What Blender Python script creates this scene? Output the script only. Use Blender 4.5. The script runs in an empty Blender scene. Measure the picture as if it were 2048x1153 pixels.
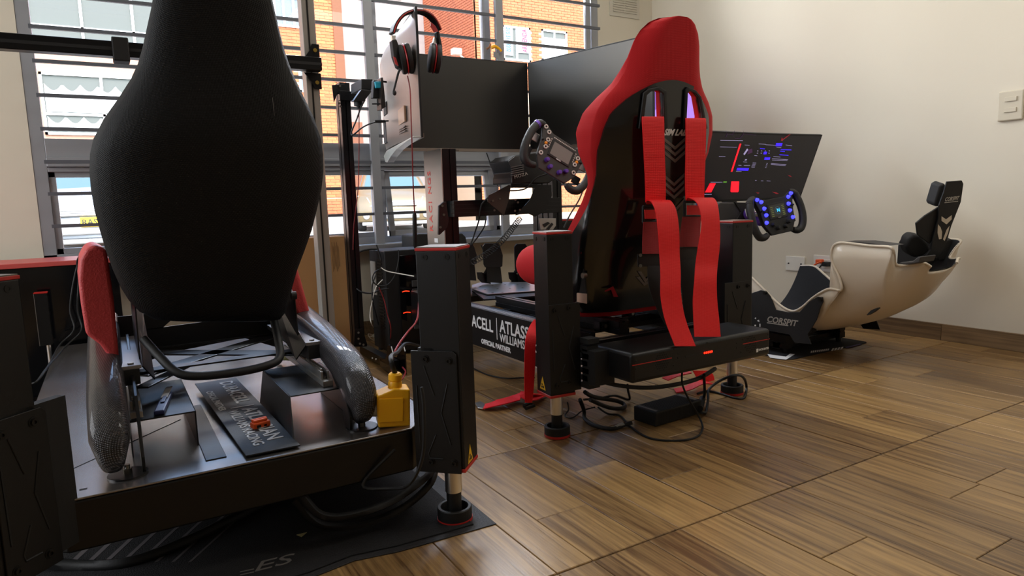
import bpy, bmesh, math, random
from mathutils import Vector, Matrix, Euler
random.seed(7)
S = bpy.context.scene
COL = S.collection
# ------------------------------------------------------------------ camera
RX = Vector((0.85858889, -0.51162978, -0.03255907))     # image right
RY = Vector((-0.09239422, -0.09195593, -0.9914673))     # image down
RZ = Vector((0.5042702, 0.85427108, -0.12622397))       # view direction
FPX = 1354.91
EYE = Vector((0, 0, 0.70))
cd = bpy.data.cameras.new('camera'); cam = bpy.data.objects.new('camera', cd); COL.objects.link(cam)
cd.sensor_width = 36.0; cd.lens = FPX * 36 / 2048; cd.clip_start = 0.05; cd.clip_end = 200
_m = Matrix((RX, -RY, -RZ)).transposed().to_4x4(); _m.translation = EYE
cam.matrix_world = _m
S.camera = cam
# ------------------------------------------------------------------ world, sun, exposure
W = bpy.data.worlds.new('sky'); S.world = W; W.use_nodes = True
nt = W.node_tree; nt.nodes.clear()
wo = nt.nodes.new('ShaderNodeOutputWorld'); wb = nt.nodes.new('ShaderNodeBackground'); sk = nt.nodes.new('ShaderNodeTexSky')
sk.sky_type = 'NISHITA'; sk.sun_disc = False; sk.sun_elevation = math.radians(55); sk.sun_rotation = math.radians(180); sk.air_density = 1.2; sk.dust_density = 3.0
wb.inputs[1].default_value = 1.3
nt.links.new(sk.outputs[0], wb.inputs[0]); nt.links.new(wb.outputs[0], wo.inputs[0])
sl = bpy.data.lights.new('sun', 'SUN'); sl.energy = 1.0; sl.angle = 0.01; sl.color = (1, .95, .86)
so = bpy.data.objects.new('sun', sl); COL.objects.link(so)
so.rotation_euler = Vector((0.25, 0.62, -0.75)).to_track_quat('-Z', 'Y').to_euler()
pl = bpy.data.lights.new('window_portal', 'AREA'); pl.shape = 'RECTANGLE'; pl.size = 3.0; pl.size_y = 1.9
pl.cycles.is_portal = True
po = bpy.data.objects.new('window_portal', pl); COL.objects.link(po); po.location = (1.28, 3.70, 1.43)
po.rotation_euler = (math.radians(-90), 0, 0)
S.view_settings.view_transform = 'Standard'; S.view_settings.look = 'None'; S.view_settings.gamma = 1
S.view_settings.use_curve_mapping = False
S.view_settings.exposure = 0.55
# added fill lights out of view: left wall, ceiling and top of the window
def area(name, loc, rot, sx, sy, e, col):
    l = bpy.data.lights.new(name, 'AREA'); l.shape = 'RECTANGLE'; l.size = sx; l.size_y = sy; l.energy = e; l.color = col
    o = bpy.data.objects.new(name, l); COL.objects.link(o); o.location = loc; o.rotation_euler = rot; return o
area('left_wall_fill', (-2.9, 2.0, 1.5), (0, math.radians(-90), 0), 1.7, 2.6, 62, (.93, .96, 1))  # added fill from the left; this wall has no window
area('ceiling_fill', (1.6, 1.9, 2.56), (0, 0, 0), 1.2, .5, 8, (1, .97, .91))  # added ceiling fill to brighten the room
area('front_window_fill', (1.6, 3.74, 2.17), (math.radians(-72), 0, 0), 2.2, .3, 75, (.95, .97, 1))  # added light strengthening the daylight from the front window
area('ceiling_fill', (2.3, .3, 2.56), (0, 0, 0), 1.2, .5, 11, (1, .95, .88))  # second added ceiling fill
S.cycles.use_denoising = True
S.cycles.max_bounces = 10; S.cycles.diffuse_bounces = 6; S.cycles.transparent_max_bounces = 16
S.cycles.sample_clamp_indirect = 8

# ------------------------------------------------------------------ measuring helpers
def ray(x, y): return RX * ((x - 1024) / FPX) + RY * ((y - 576.5) / FPX) + RZ
def P(x, y, **k):
    a, v = next(iter(k.items())); i = 'XYZ'.index(a); d = ray(x, y)
    return EYE + d * ((v - EYE[i]) / d[i])
def PP(x, y, p0, n):
    d = ray(x, y); n = Vector(n); return EYE + d * ((Vector(p0) - EYE).dot(n) / d.dot(n))

# ------------------------------------------------------------------ materials
def lin(c):
    if isinstance(c, str):
        c = [int(c[i:i + 2], 16) / 255 for i in (0, 2, 4)]
    return tuple(((v / 12.92) if v <= .04045 else ((v + .055) / 1.055) ** 2.4) for v in c[:3]) + (1,)
MATS = {}
def mat(name, col, rough=.5, metal=0.0, bump=0.0, bscale=60.0, var=0.0, vscale=8.0, coat=0.0, emit=0.0, ecol=None, spec=.5, stretch=None, trans=0.0, sheen=0.0, orand=0.0):
    if name in MATS: return MATS[name]
    m = bpy.data.materials.new(name); m.use_nodes = True; t = m.node_tree; b = t.nodes['Principled BSDF']
    c = lin(col); b.inputs['Base Color'].default_value = c
    b.inputs['Roughness'].default_value = rough; b.inputs['Metallic'].default_value = metal
    b.inputs['Coat Weight'].default_value = coat; b.inputs['Specular IOR Level'].default_value = spec
    b.inputs['Coat Roughness'].default_value = .05
    b.inputs['Transmission Weight'].default_value = trans; b.inputs['Sheen Weight'].default_value = sheen
    if emit:
        b.inputs['Emission Color'].default_value = lin(ecol or col); b.inputs['Emission Strength'].default_value = emit
    tc = t.nodes.new('ShaderNodeTexCoord'); mp = t.nodes.new('ShaderNodeMapping')
    t.links.new(tc.outputs['Object'], mp.inputs[0])
    if stretch: mp.inputs['Scale'].default_value = stretch
    if var or orand:
        n = t.nodes.new('ShaderNodeTexNoise'); n.inputs['Scale'].default_value = vscale; n.inputs['Detail'].default_value = 6
        t.links.new(mp.outputs[0], n.inputs[0])
        mr = t.nodes.new('ShaderNodeMapRange'); mr.inputs[1].default_value = .25; mr.inputs[2].default_value = .75
        mr.inputs[3].default_value = 1 - var; mr.inputs[4].default_value = 1 + var
        t.links.new(n.outputs[0], mr.inputs[0]); val = mr.outputs[0]
        if orand:
            oi = t.nodes.new('ShaderNodeObjectInfo'); m2 = t.nodes.new('ShaderNodeMapRange')
            m2.inputs[3].default_value = 1 - orand; m2.inputs[4].default_value = 1 + orand; t.links.new(oi.outputs['Random'], m2.inputs[0])
            mu = t.nodes.new('ShaderNodeMath'); mu.operation = 'MULTIPLY'; t.links.new(val, mu.inputs[0]); t.links.new(m2.outputs[0], mu.inputs[1]); val = mu.outputs[0]
        h = t.nodes.new('ShaderNodeHueSaturation'); h.inputs['Color'].default_value = c; t.links.new(val, h.inputs['Value'])
        t.links.new(h.outputs[0], b.inputs['Base Color'])
    if bump:
        n2 = t.nodes.new('ShaderNodeTexNoise'); n2.inputs['Scale'].default_value = bscale; n2.inputs['Detail'].default_value = 4
        t.links.new(mp.outputs[0], n2.inputs[0]); bp = t.nodes.new('ShaderNodeBump'); bp.inputs['Strength'].default_value = bump; bp.inputs['Distance'].default_value = .004
        t.links.new(n2.outputs[0], bp.inputs['Height']); t.links.new(bp.outputs[0], b.inputs['Normal'])
    MATS[name] = m; return m

def weave(name, col, col2, rough, scale, bump=.5, metal=0.0, coat=0.0):
    """woven cloth / carbon weave: two crossed wave textures"""
    m = mat(name, col, rough, metal, coat=coat); t = m.node_tree; b = t.nodes['Principled BSDF']
    tc = t.nodes.new('ShaderNodeTexCoord')
    w = []
    for d, rot in (('X', (0, 0, .785)), ('Z', (.785, 0, 0))):
        mp = t.nodes.new('ShaderNodeMapping'); mp.inputs['Rotation'].default_value = rot
        n = t.nodes.new('ShaderNodeTexWave'); n.bands_direction = d; n.inputs['Scale'].default_value = scale
        n.inputs['Distortion'].default_value = .6
        t.links.new(tc.outputs['Object'], mp.inputs[0]); t.links.new(mp.outputs[0], n.inputs[0]); w.append(n)
    mu = t.nodes.new('ShaderNodeMath'); mu.operation = 'MULTIPLY'
    t.links.new(w[0].outputs['Fac'], mu.inputs[0]); t.links.new(w[1].outputs['Fac'], mu.inputs[1])
    mx = t.nodes.new('ShaderNodeMix'); mx.data_type = 'RGBA'; mx.inputs['A'].default_value = lin(col); mx.inputs['B'].default_value = lin(col2)
    t.links.new(mu.outputs[0], mx.inputs['Factor']); t.links.new(mx.outputs['Result'], b.inputs['Base Color'])
    bp = t.nodes.new('ShaderNodeBump'); bp.inputs['Strength'].default_value = bump; bp.inputs['Distance'].default_value = .002
    t.links.new(mu.outputs[0], bp.inputs['Height']); t.links.new(bp.outputs[0], b.inputs['Normal'])
    return m

def wood_mat(name, dark, light, rough=.28, along='Y'):
    m = mat(name, light, rough); t = m.node_tree; b = t.nodes['Principled BSDF']
    tc = t.nodes.new('ShaderNodeTexCoord'); oi = t.nodes.new('ShaderNodeObjectInfo')
    off = t.nodes.new('ShaderNodeVectorMath'); off.operation = 'SCALE'; off.inputs[0].default_value = (7.3, 11.1, 3.7)
    t.links.new(oi.outputs['Random'], off.inputs['Scale'])
    ad = t.nodes.new('ShaderNodeVectorMath'); ad.operation = 'ADD'
    t.links.new(tc.outputs['Object'], ad.inputs[0]); t.links.new(off.outputs[0], ad.inputs[1])
    mp = t.nodes.new('ShaderNodeMapping'); mp.inputs['Scale'].default_value = (1, .022, 1) if along == 'Y' else (.022, 1, 1)
    t.links.new(ad.outputs[0], mp.inputs[0])
    n1 = t.nodes.new('ShaderNodeTexNoise'); n1.inputs['Scale'].default_value = 95; n1.inputs['Detail'].default_value = 9; n1.inputs['Roughness'].default_value = .65
    n1.inputs['Distortion'].default_value = .05
    t.links.new(mp.outputs[0], n1.inputs[0])
    mp2 = t.nodes.new('ShaderNodeMapping'); mp2.inputs['Scale'].default_value = (1, .09, 1) if along == 'Y' else (.09, 1, 1)
    t.links.new(ad.outputs[0], mp2.inputs[0])
    n2 = t.nodes.new('ShaderNodeTexNoise'); n2.inputs['Scale'].default_value = 9; n2.inputs['Detail'].default_value = 5; n2.inputs['Distortion'].default_value = .7
    t.links.new(mp2.outputs[0], n2.inputs[0])
    wv = t.nodes.new('ShaderNodeMath'); wv.operation = 'SINE'
    m30 = t.nodes.new('ShaderNodeMath'); m30.operation = 'MULTIPLY'; m30.inputs[1].default_value = 60
    t.links.new(n2.outputs[0], m30.inputs[0]); t.links.new(m30.outputs[0], wv.inputs[0])
    a = t.nodes.new('ShaderNodeMath'); a.operation = 'MULTIPLY'; a.inputs[1].default_value = .05; t.links.new(wv.outputs[0], a.inputs[0])
    s = t.nodes.new('ShaderNodeMath'); s.operation = 'ADD'; t.links.new(n1.outputs[0], s.inputs[0]); t.links.new(a.outputs[0], s.inputs[1])
    r1 = t.nodes.new('ShaderNodeMapRange'); r1.inputs[3].default_value = -.15; r1.inputs[4].default_value = .13; t.links.new(oi.outputs['Random'], r1.inputs[0])
    s2 = t.nodes.new('ShaderNodeMath'); s2.operation = 'ADD'; t.links.new(s.outputs[0], s2.inputs[0]); t.links.new(r1.outputs[0], s2.inputs[1])
    cr = t.nodes.new('ShaderNodeValToRGB'); cr.color_ramp.elements[0].position = .28; cr.color_ramp.elements[1].position = .72
    cr.color_ramp.elements[0].color = lin(dark); cr.color_ramp.elements[1].color = lin(light)
    t.links.new(s2.outputs[0], cr.inputs[0]); t.links.new(cr.outputs[0], b.inputs['Base Color'])
    rr = t.nodes.new('ShaderNodeMapRange'); rr.inputs[3].default_value = rough - .06; rr.inputs[4].default_value = rough + .1
    t.links.new(n1.outputs[0], rr.inputs[0]); t.links.new(rr.outputs[0], b.inputs['Roughness'])
    bp = t.nodes.new('ShaderNodeBump'); bp.inputs['Strength'].default_value = .25; bp.inputs['Distance'].default_value = .0015
    t.links.new(s.outputs[0], bp.inputs['Height']); t.links.new(bp.outputs[0], b.inputs['Normal'])
    return m

def glass_mat(name, tint='ffffff', refl=.08):
    m = bpy.data.materials.new(name); m.use_nodes = True; t = m.node_tree; t.nodes.clear()
    o = t.nodes.new('ShaderNodeOutputMaterial'); a = t.nodes.new('ShaderNodeBsdfTransparent'); a.inputs[0].default_value = lin(tint)
    g = t.nodes.new('ShaderNodeBsdfGlossy'); g.inputs['Roughness'].default_value = .02
    fr = t.nodes.new('ShaderNodeFresnel'); fr.inputs['IOR'].default_value = 1.3
    mx = t.nodes.new('ShaderNodeMixShader'); t.links.new(fr.outputs[0], mx.inputs[0]); t.links.new(a.outputs[0], mx.inputs[1]); t.links.new(g.outputs[0], mx.inputs[2])
    t.links.new(mx.outputs[0], o.inputs[0]); MATS[name] = m; return m

BLK = mat('black_powder_coat', '0e0e0f', .40, .0, bump=.08, bscale=400, spec=.4)
BLKM = mat('black_matte_plastic', '0f0f10', .6, bump=.1, bscale=300)
GLOSS = mat('black_gloss_shell', '0a0a0b', .16, coat=.6)
ALUB = mat('black_anodised_aluminium', '18181a', .32, .5)
ALU = mat('brushed_aluminium', 'a9a8a6', .38, .85, bump=.1, bscale=30, stretch=(40, 40, 1))
STEEL = mat('polished_steel', 'e6e4e2', .3, 1.0)
BOLT = mat('zinc_bolt', '8d8a84', .3, 1.0)
DBOLT = mat('black_bolt', '2a2928', .35, .7)
REDL = mat('red_trim', 'b3231d', .4)
REDF = weave('red_suede', 'b0000a', 'bd0410', .85, 90, .15)
REDS = weave('red_webbing', 'f2000e', 'ff1420', .55, 120, .5)
REDP = mat('red_vinyl', 'c03a3c', .55, bump=.35, bscale=260)
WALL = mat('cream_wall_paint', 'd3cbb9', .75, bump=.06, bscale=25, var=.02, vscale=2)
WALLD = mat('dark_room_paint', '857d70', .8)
CEIL = mat('ceiling_paint', 'dcd8cc', .85)
WFR = mat('grey_aluminium_frame', '96989c', .45, .25)
WBAR = mat('grey_security_bar', '5c5f66', .45, .2)
GROUT = mat('grey_grout', '8d8478', .85, bump=.3, bscale=200)
WOOD = wood_mat('wood_look_tile', '5c432a', 'a98756')
WOODS = wood_mat('wood_look_skirting', '5a4631', '8a7050', .4)
WHT = mat('white_print', 'e6e6e6', .5)
GRYP = mat('grey_print', '6a6664', .5)
WPL = mat('white_plastic', 'dedbd2', .4)
SILV = mat('silver_plastic', 'b6b2ab', .35, .4)
CARD = mat('brown_cardboard', 'a57a4b', .8, var=.06, vscale=3, bump=.1, bscale=40)
GLASS = glass_mat('window_glass')
YEL = mat('yellow_plastic', 'fbb813', .38)
YELST = mat('yellow_sticker', 'e0b01e', .5)
ORG = mat('orange_plastic', 'e2571a', .45)
SCRB = mat('dark_screen', '08080a', .28, coat=.0, spec=.7)

# ------------------------------------------------------------------ mesh helpers
class MB:
    def __init__(s, m=None): s.v = []; s.f = []; s.m = m or Matrix.Identity(4)
    def add(s, vs, fs):
        b = len(s.v); s.v += [s.m @ Vector(v) for v in vs]; s.f += [tuple(i + b for i in f) for f in fs]; return s
    def box(s, a, b):
        x0, y0, z0 = a; x1, y1, z1 = b
        return s.add([(x0, y0, z0), (x1, y0, z0), (x1, y1, z0), (x0, y1, z0), (x0, y0, z1), (x1, y0, z1), (x1, y1, z1), (x0, y1, z1)],
                     [(3, 2, 1, 0), (4, 5, 6, 7), (0, 1, 5, 4), (1, 2, 6, 5), (2, 3, 7, 6), (3, 0, 4, 7)])
    def cb(s, c, d): return s.box([c[i] - d[i] / 2 for i in range(3)], [c[i] + d[i] / 2 for i in range(3)])
    def prism(s, pts, off):
        """closed polygon of 3-D points swept by vector off"""
        n = len(pts); off = Vector(off); pts = [Vector(p) for p in pts]
        return s.add(pts + [p + off for p in pts], [tuple(reversed(range(n))), tuple(range(n, 2 * n))] + [(i, (i + 1) % n, n + (i + 1) % n, n + i) for i in range(n)])
    def loft(s, rings, closed=True, caps=True):
        n = len(rings[0]); vs = [p for r in rings for p in r]; fs = []
        for i in range(len(rings) - 1):
            for j in range(n if closed else n - 1):
                k = (j + 1) % n; fs.append((i * n + j, i * n + k, (i + 1) * n + k, (i + 1) * n + j))
        if caps and closed:
            fs.append(tuple(reversed(range(n)))); fs.append(tuple(range((len(rings) - 1) * n, len(rings) * n)))
        return s.add(vs, fs)
    def tube(s, path, r, n=8, caps=True):
        path = [Vector(p) for p in path]; rs = r if isinstance(r, (list, tuple)) else [r] * len(path)
        rings = []; up = None
        for i, p in enumerate(path):
            a = path[max(i - 1, 0)]; b = path[min(i + 1, len(path) - 1)]; d = (b - a).normalized() if (b - a).length > 1e-9 else Vector((0, 0, 1))
            if up is None: up = d.orthogonal().normalized()
            up = (up - d * up.dot(d)); up = up.normalized() if up.length > 1e-6 else d.orthogonal().normalized()
            q = d.cross(up); rings.append([p + (up * math.cos(2 * math.pi * k / n) + q * math.sin(2 * math.pi * k / n)) * rs[i] for k in range(n)])
        return s.loft(rings, True, caps)
    def cyl(s, a, b, r, n=16, r2=None): return s.tube([a, b], [r, r if r2 is None else r2], n)
    def lathe(s, prof, o, ax=(0, 0, 1), n=20, closed=False):
        o = Vector(o); ax = Vector(ax).normalized(); u = ax.orthogonal().normalized(); w = ax.cross(u)
        rings = [[o + ax * h + (u * math.cos(2 * math.pi * k / n) + w * math.sin(2 * math.pi * k / n)) * r for k in range(n)] for r, h in prof]
        if closed: rings.append(rings[0]); return s.loft(rings, True, False)
        return s.loft(rings, True, True)
    def ball(s, c, r, n=12, sc=(1, 1, 1)):
        rings = []
        for i in range(n // 2 + 1):
            a = math.pi * i / (n // 2); rr = max(math.sin(a), 1e-3)
            rings.append([(c[0] + r * sc[0] * rr * math.cos(2 * math.pi * k / n), c[1] + r * sc[1] * rr * math.sin(2 * math.pi * k / n), c[2] - r * sc[2] * math.cos(a)) for k in range(n)])
        return s.loft(rings, True, True)
    def build(s, name, m, parent=None, smooth=None, bevel=0, sub=0, solid=0, kind=None, label=None, seg=2, cat=None, group=None):
        org = WPOS.get(parent.name, Vector((0, 0, 0))) if parent else Vector((0, 0, 0))
        o0 = org
        if not parent and s.v:
            mn = [min(v[i] for v in s.v) for i in range(3)]; mxx = [max(v[i] for v in s.v) for i in range(3)]
            o0 = Vector(((mn[0] + mxx[0]) / 2, (mn[1] + mxx[1]) / 2, mn[2]))
        me = bpy.data.meshes.new(name); me.from_pydata([v - o0 for v in s.v], [], s.f)
        bm = bmesh.new(); bm.from_mesh(me); bmesh.ops.recalc_face_normals(bm, faces=bm.faces); bm.to_mesh(me); bm.free()
        if smooth is not None:
            me.shade_smooth(); me.set_sharp_from_angle(angle=math.radians(smooth))
        me.materials.append(m); o = bpy.data.objects.new(name, me); COL.objects.link(o)
        if parent: o.parent = parent; WPOS[o.name] = org
        else: o.location = o0; WPOS[o.name] = o0.copy()
        if solid:
            md = o.modifiers.new('solid', 'SOLIDIFY'); md.thickness = solid; md.offset = 0
        if bevel:
            md = o.modifiers.new('bevel', 'BEVEL'); md.width = bevel; md.segments = seg; md.limit_method = 'ANGLE'; md.angle_limit = math.radians(35)
        if sub:
            md = o.modifiers.new('sub', 'SUBSURF'); md.levels = sub; md.render_levels = sub
        if kind: o['kind'] = kind
        if label: o['label'] = label
        if cat: o['category'] = cat
        if group: o['group'] = group
        return o
WPOS = {}
def thing(name, label, cat, loc=(0, 0, 0), group=None, kind=None):
    o = bpy.data.objects.new(name, None); COL.objects.link(o); o.location = loc; o.empty_display_size = .05
    WPOS[o.name] = Vector(loc)
    if label: o['label'] = label
    if cat: o['category'] = cat
    if group: o['group'] = group
    if kind: o['kind'] = kind
    return o
def spline(pts, n=6):
    """Catmull-Rom through 3-D points"""
    p = [Vector(q) for q in pts]; out = []
    for i in range(len(p) - 1):
        a = p[max(i - 1, 0)]; b = p[i]; c = p[i + 1]; d = p[min(i + 2, len(p) - 1)]
        for k in range(n):
            t = k / n; out.append(.5 * ((2 * b) + (c - a) * t + (2 * a - 5 * b + 4 * c - d) * t * t + (3 * b - a - 3 * c + d) * t ** 3))
    out.append(p[-1]); return out
def text(st, size, o, xd, yd, m, parent, name='lettering', shear=0, bold=0.0, wide=1.0, align='LEFT', depth=.0004, label=None, space=1.0):
    cu = bpy.data.curves.new(name, 'FONT'); cu.body = st; cu.size = size; cu.shear = shear; cu.offset = bold; cu.extrude = depth; cu.align_x = align; cu.space_character = space; cu.resolution_u = 3
    tmp = bpy.data.objects.new('tmp_text', cu); me = bpy.data.meshes.new_from_object(tmp); bpy.data.objects.remove(tmp)
    me.name = name
    xd = Vector(xd).normalized(); yd = Vector(yd); yd = (yd - xd * yd.dot(xd)).normalized(); zd = xd.cross(yd)
    M = Matrix((xd * wide, yd, zd)).transposed().to_4x4(); M.translation = Vector(o) - (WPOS[parent.name] if parent else Vector())
    me.transform(M); me.materials.clear(); me.materials.append(m)
    ob = bpy.data.objects.new(name, me); COL.objects.link(ob)
    if parent: ob.parent = parent; WPOS[ob.name] = WPOS[parent.name]
    if label: ob['label'] = label
    return ob
def cable(name, pts, r, m, label=None, parent=None, cat='cable', n=6, group=None, sm=6):
    return MB().tube(spline(pts, sm), r, n).build(name, m, parent, smooth=60, label=label, cat=None if parent else cat, group=group)
def frame_axes(n, up=(0, 0, 1)):
    n = Vector(n).normalized(); x = Vector(up).cross(n).normalized(); y = n.cross(x); return x, y, n
def fmat(o, x, y, n):
    M = Matrix((x, y, n)).transposed().to_4x4(); M.translation = Vector(o); return M
# ================================================================== ROOM
FX1 = 3.27; WY = 3.573
flr = MB().box((-3.0, -3.0, -.06), (3.42, 3.72, -.004)).build('floor', GROUT, kind='structure', label='floor of wood look porcelain tiles with grey grout')
# strips inside each 0.6 m tile, with staggered cross joints
STR = [(0, .15), (.15, .235), (.235, .375), (.375, .465), (.465, .6)]
PLK = {}
def plank(x0, x1, y0, y1):
    g = .0008
    key = (round(x1 - x0, 3), round(y1 - y0, 3))
    w, l = x1 - x0 - 2 * g, y1 - y0 - 2 * g
    if key not in PLK:
        b = .0013
        me = bpy.data.meshes.new('plank')
        vs = [(0, 0, -.004), (w, 0, -.004), (w, l, -.004), (0, l, -.004), (0, 0, -b), (w, 0, -b), (w, l, -b), (0, l, -b), (b, b, 0), (w - b, b, 0), (w - b, l - b, 0), (b, l - b, 0)]
        fs = [(0, 1, 5, 4), (1, 2, 6, 5), (2, 3, 7, 6), (3, 0, 4, 7), (4, 5, 9, 8), (5, 6, 10, 9), (6, 7, 11, 10), (7, 4, 8, 11), (8, 9, 10, 11)]
        me.from_pydata(vs, [], fs); me.materials.append(WOOD); PLK[key] = me
    o = bpy.data.objects.new('plank', PLK[key]); COL.objects.link(o); o.parent = flr
    o.location = Vector((x0 + g, y0 + g, 0)) - WPOS[flr.name]
r_ = random.Random(3)
PLK_N = 0
for ix in range(-3, 4):
    for iy in range(-1 if ix > -2 else 3, 5):
        x0 = 1.12 + .6 * ix; y0 = 1.0 + .6 * iy
        for k, (a, b) in enumerate(STR):
            if x0 + a > 3.27: continue
            xe = min(x0 + b, 3.27) - (.0016 if k == 4 else 0); xs = x0 + a + (.0016 if k == 0 else 0)
            ys, ye = y0 + .0016, min(y0 + .6, 3.573) - .0016
            if (ix, iy) == (-1, 0): j = {2: .203, 4: .373}.get(k)
            elif (ix, iy) == (0, 0): j = {0: .208, 2: .42, 4: .3}.get(k)
            elif (ix, iy) == (0, -1): j = {0: .36, 2: .198, 4: .36}.get(k)
            else: j = r_.choice([.2, .37, .42, .15]) if k in (0, 2, 4) and r_.random() < .75 else None
            if j and ys + j < ye - .05:
                plank(xs, xe, ys, ys + j); plank(xs, xe, ys + j, ye); PLK_N += 2
            else: plank(xs, xe, ys, ye); PLK_N += 1
# rest of the floor behind and left of the view
MB().box((-3.0, -3.0, -.004), (3.27, .4, -.0003)).box((-.68, .4, -.004), (.52, 2.8, -.0003)).box((-3.0, .4, -.004), (-.68, 3.573, -.0003)).build('tiles_behind_the_view', WOOD, flr, kind='stuff')

WX0, WX1, WZ0, WZ1 = -.25, 2.81, .50, 2.36
MB().box((-3.0, WY, 0), (WX0, WY + .15, 2.6)).box((WX1, WY, 0), (FX1 + .15, WY + .15, 2.6)).box((WX0, WY, 0), (WX1, WY + .15, WZ0)).box((WX0, WY, WZ1), (WX1, WY + .15, 2.6)).build('wall_window', WALL, kind='structure')
MB().box((FX1, -3.0, 0), (FX1 + .15, WY, 2.6)).build('wall_right', WALL, kind='structure')
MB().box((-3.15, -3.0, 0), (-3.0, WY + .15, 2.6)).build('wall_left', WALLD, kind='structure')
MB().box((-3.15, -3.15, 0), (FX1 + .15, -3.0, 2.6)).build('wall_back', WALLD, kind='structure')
MB().box((-3.15, -3.15, 2.6), (FX1 + .15, WY + .15, 2.7)).build('ceiling', CEIL, kind='structure')
# skirting tiles
sk1 = thing('baseboard_right', 'wood look tile skirting along the right wall', None, (3.262, 0, 0), kind='structure')
y = -2.56
while y < WY - .02:
    ye = min(y + .598, WY - .013); MB().box((3.258, y, 0), (3.2699, ye, .077)).build('skirting_tile', WOODS, sk1, bevel=.001, seg=1); y += .6
sk2 = thing('baseboard_window', 'wood look tile skirting below the window', None, (0, 3.565, 0), kind='structure')
x = -2.48
while x < 3.25:
    xe = min(x + .598, 3.257); MB().box((x, 3.5615, 0), (xe, 3.5729, .077)).build('skirting_tile', WOODS.copy() if False else wood_mat('wood_look_skirting_x', '5a4631', '8a7050', .4, 'X'), sk2, bevel=.001, seg=1) if False else MB().box((x, 3.5615, 0), (xe, 3.5729, .077)).build('skirting_tile', WOODS, sk2, bevel=.001, seg=1); x += .6

# ---------------- window
win = thing('window_1', 'wide grey aluminium window with horizontal security bars', None, (1.28, 3.6, .5), kind='structure')
fy0, fy1 = 3.575, 3.63
fr = MB()
fr.box((WX0, fy0, WZ0), (WX0 + .05, fy1, WZ1)).box((WX1 - .05, fy0, WZ0), (WX1, fy1, WZ1)).box((WX0, fy0, WZ1 - .05), (WX1, fy1, WZ1)).box((WX0, fy0, WZ0), (WX1, fy1, WZ0 + .035))
fr.build('frame', WFR, win, bevel=.002)
MB().box((WX0 + .05, fy0 - .002, .955), (WX1 - .05, fy1, 1.036)).box((WX0 + .05, fy0 - .012, .915), (WX1 - .05, fy1, .955)).box((WX0 + .05, fy0, .893), (WX1 - .05, fy1, .913)).build('transom', WFR, win, bevel=.002)
MX = [.50, 1.305, 2.00]
for mx in MX:
    MB().box((mx - .022, fy0 + .004, WZ0 + .035), (mx + .022, fy1 - .004, .893)).box((mx - .022, fy0 + .004, 1.036), (mx + .022, fy1 - .004, WZ1 - .05)).build('mullion', WFR, win, bevel=.002)
xs = [WX0 + .05] + MX + [WX1 - .05]
for i in range(4):
    a, b = xs[i] + (.022 if i else 0), xs[i + 1] - (.022 if i < 3 else 0)
    MB().box((a, 3.600, 1.036), (b, 3.604, WZ1 - .05)).build('pane', GLASS, win)
    if i != 2:
        MB().box((a + .025, 3.600, .56), (b - .025, 3.604, .87)).build('pane', GLASS, win)
        sash = MB().box((a, fy0 + .01, WZ0 + .035), (a + .025, fy1 - .01, .893)).box((b - .025, fy0 + .01, WZ0 + .035), (b, fy1 - .01, .893)).box((a, fy0 + .01, WZ0 + .035), (b, fy1 - .01, .56)).box((a, fy0 + .01, .87), (b, fy1 - .01, .893))
        sash.build('sash', WFR, win, bevel=.0015)
    else:   # lower sash tilted outwards
        M = Matrix.Translation((0, 3.60, .89)) @ Matrix.Rotation(math.radians(-9), 4, 'X')
        m = MB(M).box((a, -.012, -.36), (a + .03, .012, 0)).box((b - .03, -.012, -.36), (b, .012, 0)).box((a, -.012, -.36), (b, .012, -.33)).box((a, -.012, -.03), (b, .012, 0))
        m.build('sash', WFR, win, bevel=.0015); MB(M).box((a + .03, -.002, -.33), (b - .03, .002, -.03)).build('pane', GLASS, win)
# upper right sash verticals seen beside the posts
MB().box((1.96, fy0 - .02, 1.04), (1.975, fy0, WZ1 - .05)).box((2.705, fy0 - .015, 1.04), (2.74, fy0, WZ1 - .05)).build('sash_rail', WFR, win, bevel=.0015)
MB().box((WX0 + .01, 3.44, WZ0 - .028), (WX1 - .01, 3.5728, WZ0)).build('sill', WFR, win, bevel=.003)
for gx in (.46, 1.252, 2.037):
    MB().box((gx - .024, 3.49, WZ0), (gx + .024, 3.515, WZ1)).build('grille_post', WFR, win, bevel=.002)
segs = [WX0 + .048, .436, .484, 1.228, 1.276, 2.013, 2.061, WX1 - .045]
for z in [.660, .797, .932, 1.069, 1.207, 1.346, 1.484, 1.620, 1.760, 1.897, 2.034, 2.171]:
    for k in range(0, 8, 2):
        MB().box((segs[k] - .002, 3.495, z - .0075), (segs[k + 1] + .002, 3.510, z + .0075)).build('security_bar', WBAR, win)
# handle with a small yellow toy clip tied to it
clip = thing('yellow_clip', 'small yellow and brown clip with a grey tag tied to the window post', 'clip', P(985, 100, Y=3.485))
def on(px, Y): return [P(a, b, Y=Y) for a, b in px]
MB().tube(spline(on([(982, 96), (990, 93), (997, 97), (1002, 103)], 3.475), 4), .009, 8).build('clip_body', YEL, clip, smooth=60)
MB().tube(spline(on([(981, 88), (978, 95), (973, 98)], 3.475), 4), .006, 8).build('clip_head', mat('brown_plastic', '8a5a3a', .6), clip, smooth=60)
MB().prism(on([(996, 96), (1006, 99), (1005, 108), (997, 105)], 3.47), (0, .002, 0)).build('fabric_tag', mat('purple_grey_tag', '857f92', .8), clip)
MB().prism(on([(987, 103), (998, 107), (998, 119), (987, 114)], 3.472), (0, .002, 0)).build('paper_tag', mat('grey_tag', '8d8d90', .8), clip)
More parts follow.
